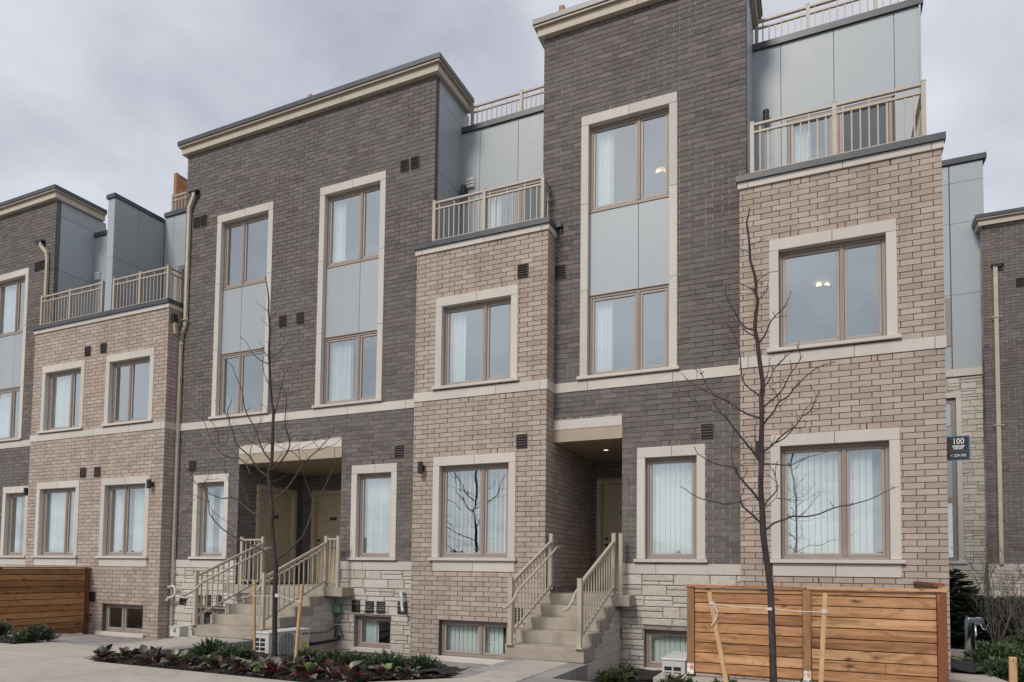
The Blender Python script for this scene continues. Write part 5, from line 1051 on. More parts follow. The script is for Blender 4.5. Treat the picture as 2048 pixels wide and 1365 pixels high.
# ================================================================ BARE YOUNG TREES
import json
TREES = json.loads('''[{"trunk":[[-2.214,-3.55,-1.481,0.04],[-2.218,-3.55,-1.349,0.039],[-2.226,-3.55,-1.049,0.038],[-2.235,-3.55,-0.657,0.037],[-2.242,-3.55,-0.354,0.0359],[-2.238,-3.55,-0.142,0.0349],[-2.271,-3.55,0.071,0.0338],[-2.309,-3.55,0.285,0.0327],[-2.337,-3.55,0.515,0.0317],[-2.338,-3.55,0.703,0.0306],[-2.372,-3.55,0.904,0.0294],[-2.411,-3.55,1.138,0.0283],[-2.433,-3.55,1.293,0.0271],[-2.38,-3.55,1.399,0.026],[-2.371,-3.55,1.678,0.0248],[-2.372,-3.55,1.989,0.0236],[-2.371,-3.55,2.223,0.0223],[-2.405,-3.55,2.339,0.021],[-2.446,-3.55,2.61,0.0197],[-2.464,-3.55,2.816,0.0184],[-2.486,-3.55,3.039,0.017],[-2.494,-3.55,3.262,0.0155],[-2.49,-3.55,3.515,0.014],[-2.526,-3.55,3.774,0.0124],[-2.526,-3.55,3.933,0.0107],[-2.565,-3.55,4.147,0.0087],[-2.613,-3.55,4.328,0.006]],"branches":[[[-2.54,-3.55,3.773,0.006],[-2.657,-3.539,3.853,0.0038],[-2.77,-3.528,3.933,0.0017]],[[-2.475,-3.55,3.655,0.005],[-2.416,-3.529,3.726,0.0029],[-2.361,-3.514,3.766,0.0014]],[[-2.51,-3.55,3.525,0.005],[-2.632,-3.523,3.623,0.003],[-2.723,-3.501,3.707,0.0014]],[[-2.476,-3.55,3.418,0.005],[-2.457,-3.519,3.492,0.0014]],[[-2.471,-3.55,3.022,0.007],[-2.387,-3.524,3.098,0.0056],[-2.322,-3.509,3.126,0.0048],[-2.265,-3.487,3.205,0.0036],[-2.165,-3.457,3.293,0.002]],[[-2.495,-3.55,2.946,0.009],[-2.665,-3.508,3.024,0.0079],[-2.867,-3.456,3.143,0.0064],[-3.013,-3.411,3.272,0.0052],[-3.142,-3.363,3.417,0.0039],[-3.333,-3.313,3.548,0.0025]],[[-2.514,-3.55,3.066,0.006],[-2.554,-3.596,3.144,0.0042],[-2.563,-3.661,3.268,0.0017]],[[-2.622,-3.596,3.153,0.004],[-2.547,-3.599,3.206,0.0011]],[[-2.446,-3.55,2.61,0.008],[-2.558,-3.511,2.71,0.0069],[-2.66,-3.464,2.844,0.0056],[-2.754,-3.412,2.997,0.0042],[-2.789,-3.364,3.136,0.0029],[-2.76,-3.341,3.18,0.0022]],[[-2.386,-3.55,2.084,0.011],[-2.343,-3.527,2.241,0.0095],[-2.321,-3.503,2.417,0.008],[-2.291,-3.47,2.662,0.0059],[-2.279,-3.454,2.775,0.0049],[-2.214,-3.441,2.851,0.004],[-2.14,-3.426,2.925,0.0031]],[[-2.301,-3.47,2.647,0.006],[-2.385,-3.437,2.743,0.0044],[-2.471,-3.413,2.806,0.0031],[-2.592,-3.384,2.862,0.0017]],[[-2.407,-3.55,1.316,0.013],[-2.212,-3.602,1.383,0.012],[-2.076,-3.645,1.461,0.0112],[-1.939,-3.693,1.552,0.0103],[-1.858,-3.744,1.673,0.0094],[-1.872,-3.808,1.827,0.0082],[-1.854,-3.864,1.963,0.0071],[-1.756,-3.948,2.158,0.0056],[-1.714,-3.998,2.275,0.0046],[-1.714,-4.021,2.327,0.0042],[-1.754,-4.05,2.382,0.0036]],[[-1.858,-3.744,1.673,0.006],[-1.811,-3.747,1.759,0.0046],[-1.686,-3.75,1.757,0.0033],[-1.543,-3.753,1.751,0.0017]],[[-2.351,-3.55,1.413,0.006],[-2.217,-3.578,1.487,0.0036],[-2.121,-3.6,1.547,0.0017]],[[-1.977,-3.693,1.554,0.006],[-1.885,-3.69,1.564,0.0043],[-1.787,-3.685,1.644,0.0017]],[[-2.403,-3.55,1.463,0.013],[-2.517,-3.541,1.579,0.0122],[-2.623,-3.531,1.713,0.0114],[-2.689,-3.522,1.845,0.0107],[-2.765,-3.513,1.978,0.01],[-2.886,-3.502,2.133,0.0091],[-2.985,-3.493,2.271,0.0083],[-3.042,-3.484,2.407,0.0076],[-3.083,-3.472,2.591,0.0066],[-3.213,-3.458,2.803,0.0054],[-3.307,-3.448,2.963,0.0046],[-3.347,-3.444,3.034,0.0042],[-3.468,-3.437,3.124,0.0036]],[[-2.634,-3.531,1.713,0.006],[-2.702,-3.567,1.727,0.0054],[-2.8,-3.637,1.816,0.0041],[-2.863,-3.701,1.918,0.003],[-2.897,-3.752,2.005,0.0021],[-2.934,-3.777,2.034,0.0017]],[[-2.653,-3.531,1.683,0.006],[-2.457,-3.566,1.712,0.0031],[-2.372,-3.582,1.735,0.0017]],[[-2.434,-3.55,1.224,0.014],[-2.519,-3.569,1.279,0.0133],[-2.603,-3.59,1.343,0.0126],[-2.728,-3.635,1.53,0.011],[-2.881,-3.673,1.658,0.0096],[-2.963,-3.698,1.753,0.0088],[-2.98,-3.727,1.89,0.0077],[-3.02,-3.754,2.013,0.0068],[-3.032,-3.777,2.12,0.006],[-3.043,-3.8,2.226,0.0052],[-2.962,-3.821,2.308,0.0044],[-2.924,-3.836,2.371,0.0039]],[[-2.729,-3.635,1.538,0.006],[-2.768,-3.572,1.715,0.0052],[-2.75,-3.532,1.815,0.0047],[-2.753,-3.482,1.952,0.0041],[-2.753,-3.425,2.106,0.0034],[-2.801,-3.365,2.283,0.0026],[-2.854,-3.323,2.41,0.0021],[-2.919,-3.288,2.517,0.0017]],[[-3.031,-3.766,2.075,0.005],[-3.186,-3.726,2.238,0.0035],[-3.326,-3.699,2.335,0.0024],[-3.439,-3.673,2.443,0.0014]],[[-2.849,-3.323,2.41,0.004],[-2.733,-3.347,2.354,0.0027],[-2.638,-3.378,2.251,0.0011]],[[-2.754,-3.59,1.272,0.01],[-2.901,-3.543,1.443,0.0087],[-3.053,-3.511,1.535,0.0078],[-3.269,-3.464,1.684,0.0065],[-3.446,-3.425,1.816,0.0054],[-3.431,-3.402,1.9,0.0048],[-3.457,-3.372,2.023,0.004],[-3.532,-3.329,2.202,0.0028]],[[-3.446,-3.425,1.816,0.006],[-3.542,-3.458,1.783,0.0053],[-3.537,-3.532,1.998,0.0036],[-3.559,-3.566,2.091,0.0028],[-3.625,-3.599,2.163,0.0021],[-3.672,-3.617,2.196,0.0017]],[[-3.053,-3.511,1.535,0.009],[-3.275,-3.495,1.574,0.0083],[-3.418,-3.484,1.608,0.0078],[-3.516,-3.477,1.656,0.0074],[-3.621,-3.465,1.754,0.0069],[-3.754,-3.451,1.881,0.0062],[-3.844,-3.436,2.022,0.0056],[-3.906,-3.425,2.129,0.0051],[-3.979,-3.415,2.228,0.0046],[-4.14,-3.4,2.354,0.0039],[-4.338,-3.385,2.459,0.0032],[-4.551,-3.37,2.558,0.0025]],[[-3.987,-3.415,2.237,0.005],[-3.925,-3.458,2.357,0.0033],[-3.857,-3.504,2.483,0.0014]],[[-4.176,-3.4,2.365,0.004],[-4.042,-3.438,2.405,0.0026],[-3.907,-3.479,2.451,0.0011]],[[-4.314,-3.385,2.44,0.004],[-4.399,-3.356,2.539,0.0027],[-4.563,-3.322,2.63,0.0011]],[[-2.381,-3.55,0.874,0.005],[-2.442,-3.597,1.025,0.0033],[-2.515,-3.629,1.117,0.0021],[-2.528,-3.649,1.184,0.0014]],[[-2.88,-3.543,1.442,0.004],[-2.819,-3.565,1.514,0.0028],[-2.655,-3.597,1.571,0.0011]],[[-2.321,-3.55,0.872,0.015],[-2.22,-3.471,0.985,0.0137],[-2.142,-3.388,1.131,0.0124],[-2.09,-3.297,1.311,0.0109],[-2.058,-3.247,1.411,0.0101],[-1.966,-3.154,1.577,0.0086],[-1.885,-3.09,1.677,0.0076],[-1.8,-3.007,1.829,0.0063],[-1.76,-2.963,1.914,0.0056],[-1.745,-2.924,2.001,0.0049],[-1.769,-2.879,2.116,0.0042]],[[-1.884,-3.09,1.661,0.006],[-1.767,-3.044,1.718,0.005],[-1.661,-3.005,1.741,0.0041],[-1.571,-2.952,1.855,0.003],[-1.486,-2.892,2.0,0.0017]],[[-2.133,-3.201,1.516,0.005],[-2.155,-3.226,1.64,0.0036],[-2.132,-3.244,1.73,0.0026],[-2.056,-3.266,1.824,0.0014]],[[-2.132,-3.201,1.5,0.006],[-2.329,-3.132,1.649,0.0052],[-2.492,-3.091,1.698,0.0046],[-2.859,-2.996,1.835,0.0035],[-3.01,-2.953,1.919,0.003],[-3.206,-2.892,2.062,0.0022],[-3.34,-2.85,2.165,0.0017]],[[-1.921,-3.691,1.558,0.005],[-1.755,-3.686,1.572,0.0041],[-1.591,-3.681,1.615,0.0032],[-1.432,-3.675,1.687,0.0022],[-1.3,-3.67,1.741,0.0014]],[[-1.885,-3.09,1.701,0.005],[-2.03,-3.066,1.834,0.0035],[-2.13,-3.047,1.941,0.0024],[-2.231,-3.032,2.023,0.0014]],[[-2.014,-3.272,1.342,0.004],[-1.87,-3.305,1.408,0.0027],[-1.684,-3.344,1.462,0.0011]],[[-1.781,-2.985,1.88,0.004],[-1.818,-2.95,1.977,0.0011]],[[-2.058,-3.247,1.403,0.004],[-1.989,-3.218,1.553,0.0011]],[[-2.238,-3.55,-0.035,0.015],[-2.107,-3.452,0.104,0.0138],[-1.969,-3.329,0.308,0.0122],[-1.931,-3.224,0.53,0.0109],[-1.954,-3.104,0.81,0.0094],[-1.904,-3.039,0.941,0.0086],[-1.867,-2.97,1.09,0.0077],[-1.821,-2.866,1.325,0.0064],[-1.81,-2.787,1.512,0.0054],[-1.902,-2.694,1.759,0.0042]],[[-1.964,-3.104,0.818,0.006],[-2.019,-3.056,0.958,0.0051],[-2.169,-2.994,1.13,0.0039],[-2.287,-2.935,1.304,0.0028],[-2.385,-2.878,1.48,0.0017]],[[-2.018,-3.056,0.926,0.004],[-2.057,-3.072,1.005,0.0011]],[[-2.3,-3.55,0.048,0.014],[-2.582,-3.584,0.162,0.0123],[-2.917,-3.624,0.286,0.0105],[-3.221,-3.661,0.443,0.0086],[-3.448,-3.698,0.666,0.0069],[-3.452,-3.72,0.838,0.0058],[-3.518,-3.747,1.044,0.0045],[-3.52,-3.759,1.138,0.0039]],[[-3.381,-3.698,0.617,0.006],[-3.359,-3.732,0.724,0.0038],[-3.401,-3.765,0.817,0.0017]],[[-3.359,-3.732,0.716,0.005],[-3.169,-3.775,0.623,0.0039],[-2.972,-3.819,0.538,0.0028],[-2.729,-3.871,0.455,0.0014]],[[-3.442,-3.72,0.838,0.005],[-3.574,-3.788,0.922,0.0039],[-3.789,-3.891,1.022,0.0022],[-3.89,-3.938,1.068,0.0014]],[[-3.574,-3.788,0.922,0.003],[-3.666,-3.803,0.9,0.0019],[-3.735,-3.818,0.853,0.0008]],[[-3.509,-3.759,1.141,0.004],[-3.497,-3.753,1.205,0.0028],[-3.434,-3.744,1.275,0.0011]],[[-3.497,-3.753,1.205,0.003],[-3.32,-3.796,1.189,0.002],[-3.116,-3.846,1.181,0.0008]],[[-2.338,-3.55,0.53,0.013],[-2.536,-3.525,0.613,0.0122],[-2.796,-3.494,0.699,0.0112],[-3.121,-3.45,0.886,0.0097],[-3.283,-3.432,0.949,0.0091],[-3.466,-3.412,0.937,0.0085],[-3.668,-3.391,0.978,0.0078],[-3.929,-3.363,1.073,0.0069],[-4.175,-3.333,1.202,0.0059],[-4.326,-3.309,1.347,0.0051],[-4.48,-3.285,1.494,0.0043],[-4.618,-3.265,1.62,0.0036]],[[-4.328,-3.309,1.381,0.005],[-4.197,-3.324,1.44,0.0041],[-3.991,-3.344,1.47,0.0029],[-3.713,-3.37,1.477,0.0014]],[[-3.294,-3.432,0.961,0.005],[-3.323,-3.449,1.058,0.0044],[-3.316,-3.471,1.184,0.0037],[-3.368,-3.5,1.344,0.0028],[-3.374,-3.519,1.455,0.0022],[-3.332,-3.544,1.594,0.0014]],[[-2.884,-3.472,0.786,0.006],[-3.022,-3.407,1.019,0.0049],[-3.244,-3.345,1.221,0.0039],[-3.418,-3.308,1.323,0.0032],[-3.614,-3.272,1.394,0.0026],[-3.754,-3.248,1.438,0.0022],[-3.95,-3.215,1.46,0.0017]],[[-3.515,-3.477,1.623,0.004],[-3.508,-3.478,1.517,0.0025],[-3.458,-3.48,1.416,0.0011]],[[-2.299,-3.55,0.277,0.007],[-2.419,-3.574,0.361,0.0056],[-2.484,-3.593,0.453,0.0045],[-2.547,-3.616,0.576,0.0032],[-2.631,-3.637,0.668,0.002]],[[-2.401,-3.55,1.137,0.004],[-2.25,-3.552,1.161,0.0026],[-2.112,-3.554,1.217,0.0011]],[[-2.297,-3.55,0.484,0.004],[-2.106,-3.513,0.559,0.0025],[-1.906,-3.477,0.589,0.0011]],[[-2.335,-3.55,0.73,0.003],[-2.079,-3.614,0.726,0.0008]],[[-2.324,-3.55,0.43,0.003],[-2.566,-3.486,0.398,0.0019],[-2.811,-3.425,0.389,0.0008]],[[-2.369,-3.55,0.827,0.004],[-2.483,-3.61,0.856,0.0031],[-2.547,-3.65,0.9,0.0025],[-2.662,-3.742,1.033,0.0011]],[[-3.927,-3.818,0.703,0.003],[-3.765,-3.785,0.71,0.002],[-3.569,-3.745,0.685,0.0008]]]},{"trunk":[[4.735,-4.6,-1.305,0.032],[4.728,-4.6,-1.128,0.0313],[4.721,-4.6,-0.785,0.0307],[4.709,-4.6,-0.345,0.03],[4.699,-4.6,-0.194,0.0293],[4.67,-4.6,0.024,0.0286],[4.645,-4.6,0.243,0.0279],[4.641,-4.6,0.352,0.0272],[4.636,-4.6,0.507,0.0265],[4.626,-4.6,0.639,0.0258],[4.627,-4.6,0.761,0.025],[4.633,-4.6,0.904,0.0243],[4.632,-4.6,1.098,0.0236],[4.637,-4.6,1.243,0.0228],[4.638,-4.6,1.389,0.022],[4.634,-4.6,1.526,0.0213],[4.648,-4.6,1.642,0.0205],[4.631,-4.6,1.801,0.0197],[4.613,-4.6,1.951,0.0189],[4.6,-4.6,2.091,0.018],[4.582,-4.6,2.182,0.0172],[4.587,-4.6,2.3,0.0163],[4.607,-4.6,2.466,0.0154],[4.591,-4.6,2.528,0.0145],[4.593,-4.6,2.647,0.0136],[4.575,-4.6,2.74,0.0126],[4.543,-4.6,2.856,0.0116],[4.537,-4.6,2.977,0.0106],[4.526,-4.6,3.12,0.0095],[4.51,-4.6,3.249,0.0082],[4.526,-4.6,3.302,0.0069],[4.539,-4.6,3.382,0.005]],"branches":[[[4.544,-4.6,3.011,0.005],[4.584,-4.576,3.035,0.0031],[4.619,-4.554,3.052,0.0014]],[[4.532,-4.6,2.938,0.005],[4.504,-4.629,2.956,0.0032],[4.47,-4.657,2.96,0.0014]],[[4.593,-4.6,2.647,0.006],[4.651,-4.565,2.707,0.0044],[4.7,-4.538,2.744,0.0032],[4.772,-4.504,2.759,0.0017]],[[4.598,-4.6,2.612,0.004],[4.631,-4.608,2.626,0.0022],[4.654,-4.613,2.612,0.0011]],[[4.589,-4.6,2.536,0.007],[4.527,-4.59,2.607,0.0054],[4.452,-4.58,2.663,0.0037],[4.375,-4.57,2.723,0.002]],[[4.589,-4.6,2.543,0.004],[4.524,-4.654,2.523,0.0025],[4.464,-4.703,2.514,0.0011]],[[4.607,-4.6,2.471,0.006],[4.661,-4.646,2.49,0.0039],[4.7,-4.693,2.525,0.0017]],[[4.584,-4.6,2.175,0.01],[4.512,-4.639,2.194,0.0089],[4.46,-4.676,2.243,0.0079],[4.402,-4.74,2.347,0.0061],[4.342,-4.817,2.476,0.0039],[4.345,-4.856,2.544,0.0028]],[[4.6,-4.6,2.115,0.009],[4.531,-4.551,2.165,0.0081],[4.45,-4.482,2.269,0.0067],[4.344,-4.39,2.417,0.005],[4.247,-4.322,2.507,0.0037],[4.194,-4.262,2.621,0.0025]],[[4.614,-4.6,2.054,0.01],[4.677,-4.647,2.115,0.0087],[4.731,-4.708,2.213,0.0069],[4.791,-4.75,2.258,0.0058],[4.846,-4.787,2.294,0.0047],[4.91,-4.854,2.39,0.0028]],[[4.746,-4.729,2.234,0.004],[4.858,-4.681,2.254,0.0011]],[[4.763,-4.729,2.25,0.004],[4.749,-4.708,2.289,0.0011]],[[4.589,-4.6,2.578,0.005],[4.559,-4.58,2.581,0.003],[4.544,-4.564,2.609,0.0014]],[[4.634,-4.6,1.536,0.009],[4.554,-4.624,1.597,0.0082],[4.496,-4.644,1.656,0.0075],[4.466,-4.659,1.714,0.0069],[4.463,-4.675,1.779,0.0064],[4.459,-4.7,1.881,0.0055],[4.448,-4.727,1.992,0.0045],[4.421,-4.746,2.068,0.0039],[4.391,-4.768,2.153,0.0031],[4.351,-4.784,2.211,0.0025]],[[4.448,-4.727,1.992,0.004],[4.438,-4.734,2.02,0.0027],[4.429,-4.742,2.058,0.0011]],[[4.648,-4.6,1.603,0.009],[4.698,-4.597,1.677,0.0078],[4.744,-4.593,1.771,0.0064],[4.78,-4.59,1.831,0.0055],[4.834,-4.587,1.879,0.0045],[4.879,-4.585,1.919,0.0037],[4.958,-4.581,1.944,0.0025]],[[4.843,-4.587,1.883,0.004],[4.843,-4.575,1.916,0.0011]],[[4.643,-4.6,1.428,0.01],[4.738,-4.672,1.481,0.0088],[4.822,-4.744,1.542,0.0075],[4.859,-4.794,1.601,0.0067],[4.905,-4.852,1.665,0.0057],[4.949,-4.9,1.712,0.0049],[4.988,-4.95,1.762,0.004],[4.979,-4.987,1.811,0.0034],[4.962,-5.02,1.853,0.0028]],[[4.648,-4.6,1.642,0.007],[4.683,-4.563,1.741,0.0051],[4.702,-4.535,1.821,0.0036],[4.701,-4.505,1.913,0.002]],[[4.797,-4.708,1.448,0.006],[4.779,-4.681,1.513,0.0052],[4.755,-4.657,1.569,0.0045],[4.709,-4.63,1.619,0.0036],[4.735,-4.615,1.635,0.0032],[4.788,-4.586,1.671,0.0023],[4.827,-4.565,1.692,0.0017]],[[4.859,-4.794,1.605,0.004],[4.833,-4.777,1.627,0.0028],[4.797,-4.751,1.666,0.0011]],[[4.639,-4.6,1.253,0.011],[4.701,-4.668,1.312,0.0102],[4.759,-4.734,1.369,0.0094],[4.802,-4.795,1.428,0.0086],[4.878,-4.861,1.452,0.0078],[4.923,-4.918,1.498,0.0071],[5.001,-5.003,1.551,0.0061],[5.083,-5.092,1.599,0.005],[5.163,-5.168,1.618,0.004],[5.247,-5.245,1.615,0.0031]],[[4.95,-4.96,1.513,0.004],[4.966,-4.926,1.565,0.0011]],[[4.787,-4.765,1.379,0.005],[4.824,-4.798,1.406,0.0031],[4.86,-4.827,1.424,0.0014]],[[4.638,-4.6,1.292,0.005],[4.667,-4.624,1.382,0.0038],[4.665,-4.647,1.474,0.0026],[4.671,-4.67,1.565,0.0014]],[[4.634,-4.6,1.01,0.013],[4.712,-4.584,1.056,0.0118],[4.775,-4.568,1.123,0.0107],[4.855,-4.549,1.198,0.0094],[4.925,-4.534,1.244,0.0083],[4.987,-4.515,1.335,0.0069],[5.058,-4.499,1.395,0.0058],[5.093,-4.485,1.472,0.0047],[5.12,-4.469,1.562,0.0036]],[[4.757,-4.576,1.094,0.008],[4.826,-4.522,1.137,0.0071],[4.887,-4.463,1.212,0.006],[4.948,-4.395,1.309,0.0049],[4.993,-4.343,1.385,0.004],[5.073,-4.286,1.42,0.003],[5.131,-4.243,1.452,0.0022]],[[4.993,-4.369,1.33,0.005],[5.02,-4.377,1.307,0.0043],[4.993,-4.39,1.257,0.0031],[4.921,-4.409,1.249,0.0014]],[[4.984,-4.343,1.386,0.005],[5.019,-4.294,1.463,0.0033],[5.082,-4.241,1.519,0.0014]],[[4.633,-4.6,1.331,0.013],[4.541,-4.593,1.364,0.0119],[4.439,-4.585,1.429,0.0107],[4.372,-4.579,1.496,0.0097],[4.305,-4.574,1.543,0.0089],[4.209,-4.567,1.593,0.0078],[4.11,-4.56,1.655,0.0066],[4.001,-4.552,1.729,0.0053],[3.935,-4.546,1.789,0.0045],[3.878,-4.541,1.858,0.0036]],[[4.382,-4.579,1.485,0.008],[4.272,-4.615,1.546,0.0066],[4.199,-4.641,1.597,0.0056],[4.128,-4.678,1.705,0.0041],[4.098,-4.701,1.782,0.0032],[4.034,-4.724,1.833,0.0022]],[[4.098,-4.701,1.782,0.004],[4.077,-4.723,1.858,0.0011]],[[4.098,-4.701,1.782,0.004],[4.119,-4.714,1.796,0.0011]],[[4.305,-4.574,1.543,0.004],[4.358,-4.621,1.586,0.0011]],[[4.628,-4.6,0.927,0.014],[4.594,-4.627,0.958,0.0133],[4.556,-4.668,1.02,0.0122],[4.499,-4.72,1.09,0.0108],[4.473,-4.748,1.13,0.0101],[4.407,-4.813,1.219,0.0083],[4.346,-4.876,1.307,0.0067],[4.293,-4.92,1.359,0.0055],[4.262,-4.957,1.411,0.0045],[4.247,-4.979,1.445,0.0039]],[[4.284,-4.92,1.345,0.007],[4.198,-4.895,1.387,0.0047],[4.1,-4.864,1.45,0.002]],[[4.422,-4.781,1.195,0.006],[4.336,-4.678,1.339,0.0027],[4.304,-4.645,1.383,0.0017]],[[4.1,-4.864,1.446,0.003],[4.096,-4.899,1.37,0.002],[4.088,-4.938,1.286,0.0008]],[[4.1,-4.864,1.45,0.003],[4.068,-4.903,1.488,0.0019],[4.027,-4.938,1.503,0.0008]],[[4.302,-4.92,1.358,0.003],[4.315,-4.876,1.424,0.0008]],[[4.635,-4.6,1.117,0.005],[4.582,-4.597,1.121,0.0041],[4.582,-4.592,1.219,0.0026],[4.591,-4.589,1.298,0.0014]],[[4.489,-4.734,1.103,0.004],[4.517,-4.74,1.129,0.0027],[4.563,-4.747,1.139,0.0011]],[[4.631,-4.6,0.529,0.014],[4.553,-4.655,0.636,0.0124],[4.475,-4.707,0.732,0.0108],[4.427,-4.741,0.796,0.0098],[4.419,-4.763,0.848,0.0092],[4.299,-4.815,0.869,0.0076],[4.19,-4.866,0.911,0.0061],[4.102,-4.912,0.974,0.0047],[4.074,-4.939,1.032,0.0039]],[[4.419,-4.763,0.848,0.007],[4.387,-4.752,0.917,0.006],[4.38,-4.737,1.03,0.0045],[4.374,-4.728,1.099,0.0036],[4.378,-4.722,1.141,0.003],[4.409,-4.711,1.209,0.002]],[[4.385,-4.737,1.041,0.004],[4.329,-4.706,1.083,0.0023],[4.294,-4.683,1.123,0.0011]],[[4.39,-4.737,1.019,0.004],[4.438,-4.741,1.048,0.0025],[4.48,-4.745,1.078,0.0011]],[[4.424,-4.763,0.848,0.005],[4.493,-4.772,0.881,0.0038],[4.586,-4.784,0.88,0.0023],[4.642,-4.791,0.871,0.0014]],[[4.632,-4.6,0.336,0.012],[4.555,-4.681,0.414,0.0108],[4.479,-4.759,0.486,0.0097],[4.462,-4.791,0.527,0.0092],[4.367,-4.866,0.501,0.0081],[4.273,-4.939,0.513,0.007],[4.208,-4.992,0.531,0.0062],[4.134,-5.052,0.544,0.0053],[4.072,-5.112,0.588,0.0044],[3.996,-5.186,0.641,0.0034]],[[4.462,-4.791,0.527,0.004],[4.52,-4.745,0.562,0.0027],[4.597,-4.69,0.581,0.0011]],[[4.462,-4.791,0.527,0.004],[4.478,-4.845,0.596,0.0025],[4.514,-4.897,0.654,0.0011]],[[4.636,-4.6,0.446,0.006],[4.589,-4.601,0.419,0.0047],[4.527,-4.601,0.399,0.0032],[4.474,-4.602,0.361,0.0017]],[[4.647,-4.6,0.259,0.013],[4.729,-4.54,0.338,0.0121],[4.839,-4.475,0.385,0.0112],[4.899,-4.439,0.414,0.0107],[5.0,-4.383,0.411,0.0099],[5.121,-4.315,0.435,0.009],[5.253,-4.237,0.502,0.0079],[5.395,-4.158,0.531,0.0068],[5.559,-4.065,0.585,0.0055],[5.684,-3.991,0.656,0.0044],[5.776,-3.936,0.71,0.0036]],[[4.894,-4.439,0.414,0.005],[4.906,-4.464,0.456,0.0031],[4.886,-4.485,0.488,0.0014]],[[5.385,-4.158,0.529,0.004],[5.406,-4.148,0.545,0.0011]],[[4.641,-4.6,0.462,0.01],[4.678,-4.534,0.556,0.0087],[4.737,-4.471,0.627,0.0075],[4.761,-4.423,0.698,0.0066],[4.742,-4.363,0.797,0.0054],[4.719,-4.317,0.872,0.0045],[4.651,-4.256,0.948,0.0033],[4.611,-4.23,0.959,0.0028]],[[4.646,-4.6,0.462,0.006],[4.702,-4.584,0.517,0.0046],[4.758,-4.567,0.583,0.003],[4.768,-4.552,0.661,0.0017]],[[4.758,-4.567,0.572,0.006],[4.872,-4.512,0.565,0.0036],[4.922,-4.488,0.553,0.0025],[4.962,-4.469,0.557,0.0017]],[[4.741,-4.34,0.822,0.004],[4.744,-4.379,0.885,0.0026],[4.767,-4.419,0.946,0.0011]],[[4.611,-4.23,0.953,0.009],[4.736,-4.243,0.942,0.0077],[4.875,-4.257,0.924,0.0061],[4.981,-4.269,0.974,0.0048],[5.105,-4.282,1.005,0.0034],[5.176,-4.29,1.022,0.0025]],[[4.456,-4.724,0.742,0.003],[4.512,-4.765,0.789,0.0016],[4.52,-4.788,0.829,0.0008]],[[4.749,-4.393,0.736,0.003],[4.769,-4.373,0.704,0.0008]]]}]''')
def smooth_path(P):
    if len(P) < 3: return P
    out = []
    for i in range(len(P)-1):
        p0 = P[max(i-1,0)]; p1 = P[i]; p2 = P[i+1]; p3 = P[min(i+2,len(P)-1)]
        for t in (0,.5):
            out.append([.5*((2*b)+(-a+c)*t+(2*a-5*b+4*c-d)*t*t+(-a+3*b-3*c+d)*t**3) for a,b,c,d in zip(p0,p1,p2,p3)])
    out.append(P[-1]); return out
def bare_tree(data, label, seed, base, fat):
    rt = random.Random(seed); t = thing('young_tree', label, 'tree', tuple(base), 'bare young trees')
    tr = smooth_path([list(base)+[data['trunk'][0][3]*1.25]]+data['trunk'] if abs(base[2]-data['trunk'][0][2]) > .02 else data['trunk'])
    m = MB(); rr = [p[3]*(1+rt.uniform(-.05,.05)) for p in tr]; m.tube([p[:3] for p in tr],rr,12); m.build('trunk','bark',t,smooth=True)
    for br in data['branches']:
        P = smooth_path([[*p[:3],max(p[3]*fat,.0026)] for p in br]); P = [[q+rt.uniform(-.0025,.0025) for q in p[:3]]+[p[3]] for p in P]
        m = MB(); m.tube([p[:3] for p in P],[max(.0022,p[3]) for p in P],6)
        # buds and short spurs along the branch
        for k in range(1,len(P)):
            if rt.random() < .55:
                a = Vector(P[k][:3]); d = (a-Vector(P[k-1][:3])).normalized(); s_ = (d*.6+Vector((rt.uniform(-1,1),rt.uniform(-1,1),rt.uniform(-.2,1)))).normalized(); ln = rt.uniform(.008,.020) if rt.random() < .75 else rt.uniform(.04,.13)
                m.tube([a,a+s_*ln],[max(.0025,P[k][3]*.6),.0022],5)
        e = Vector(P[-1][:3]); m.tube([e,e+(e-Vector(P[-2][:3])).normalized()*.012],[.0042,.002],5)
        m.build('branch','twig_bark',t)
    return t
bare_tree(TREES[0],'bare young tree with a dark trunk tied between two stakes before the paired doors',1,(-2.213,-3.55,-1.50),1.1)
bare_tree(TREES[1],'nearer bare young tree in front of the right-hand wooden fence',2,(4.742,-4.6,-1.50),.85)
def stake(label, a, b, w_=.036, h=.018, group='wooden tree stakes', tip=False):
    t = thing('wooden_stake', label, 'stake', b, group); m = MB(); m.beam(b,a,w_,w_*.8,up=(0,1,0)); bevel(m.build('stake','stake_wood',t),.003,1)
    return t
stake('left wooden stake of the left-hand young tree, upright in the mulch',(-2.60,-3.60,-.325),(-2.555,-3.60,-1.47))
stake('right wooden stake of the left-hand young tree, leaning to the right',(-1.36,-3.98,-.37),(-1.445,-3.98,-1.50),.042)
stake('left leaning wooden stake in front of the right-hand fence',(4.155,-4.6,-.315),(4.375,-4.6,-1.50),.040)
stake('right wooden stake in front of the right-hand fence, middle post behind it',(5.168,-4.6,-.30),(5.105,-4.6,-1.50),.040)
t = thing('wooden_stake','short pale wooden stake at the bottom right corner of the photo','stake',(7.02,-2.3,-1.5),'wooden tree stakes'); m = MB(); m.box(6.985,7.06,-2.34,-2.30,-1.5,-1.005); bevel(m.build('stake','stake_wood',t),.01,2)
part('nail_hole','black_metal',t,(7.019,7.026,-2.342,-2.3395,-1.06,-1.03))
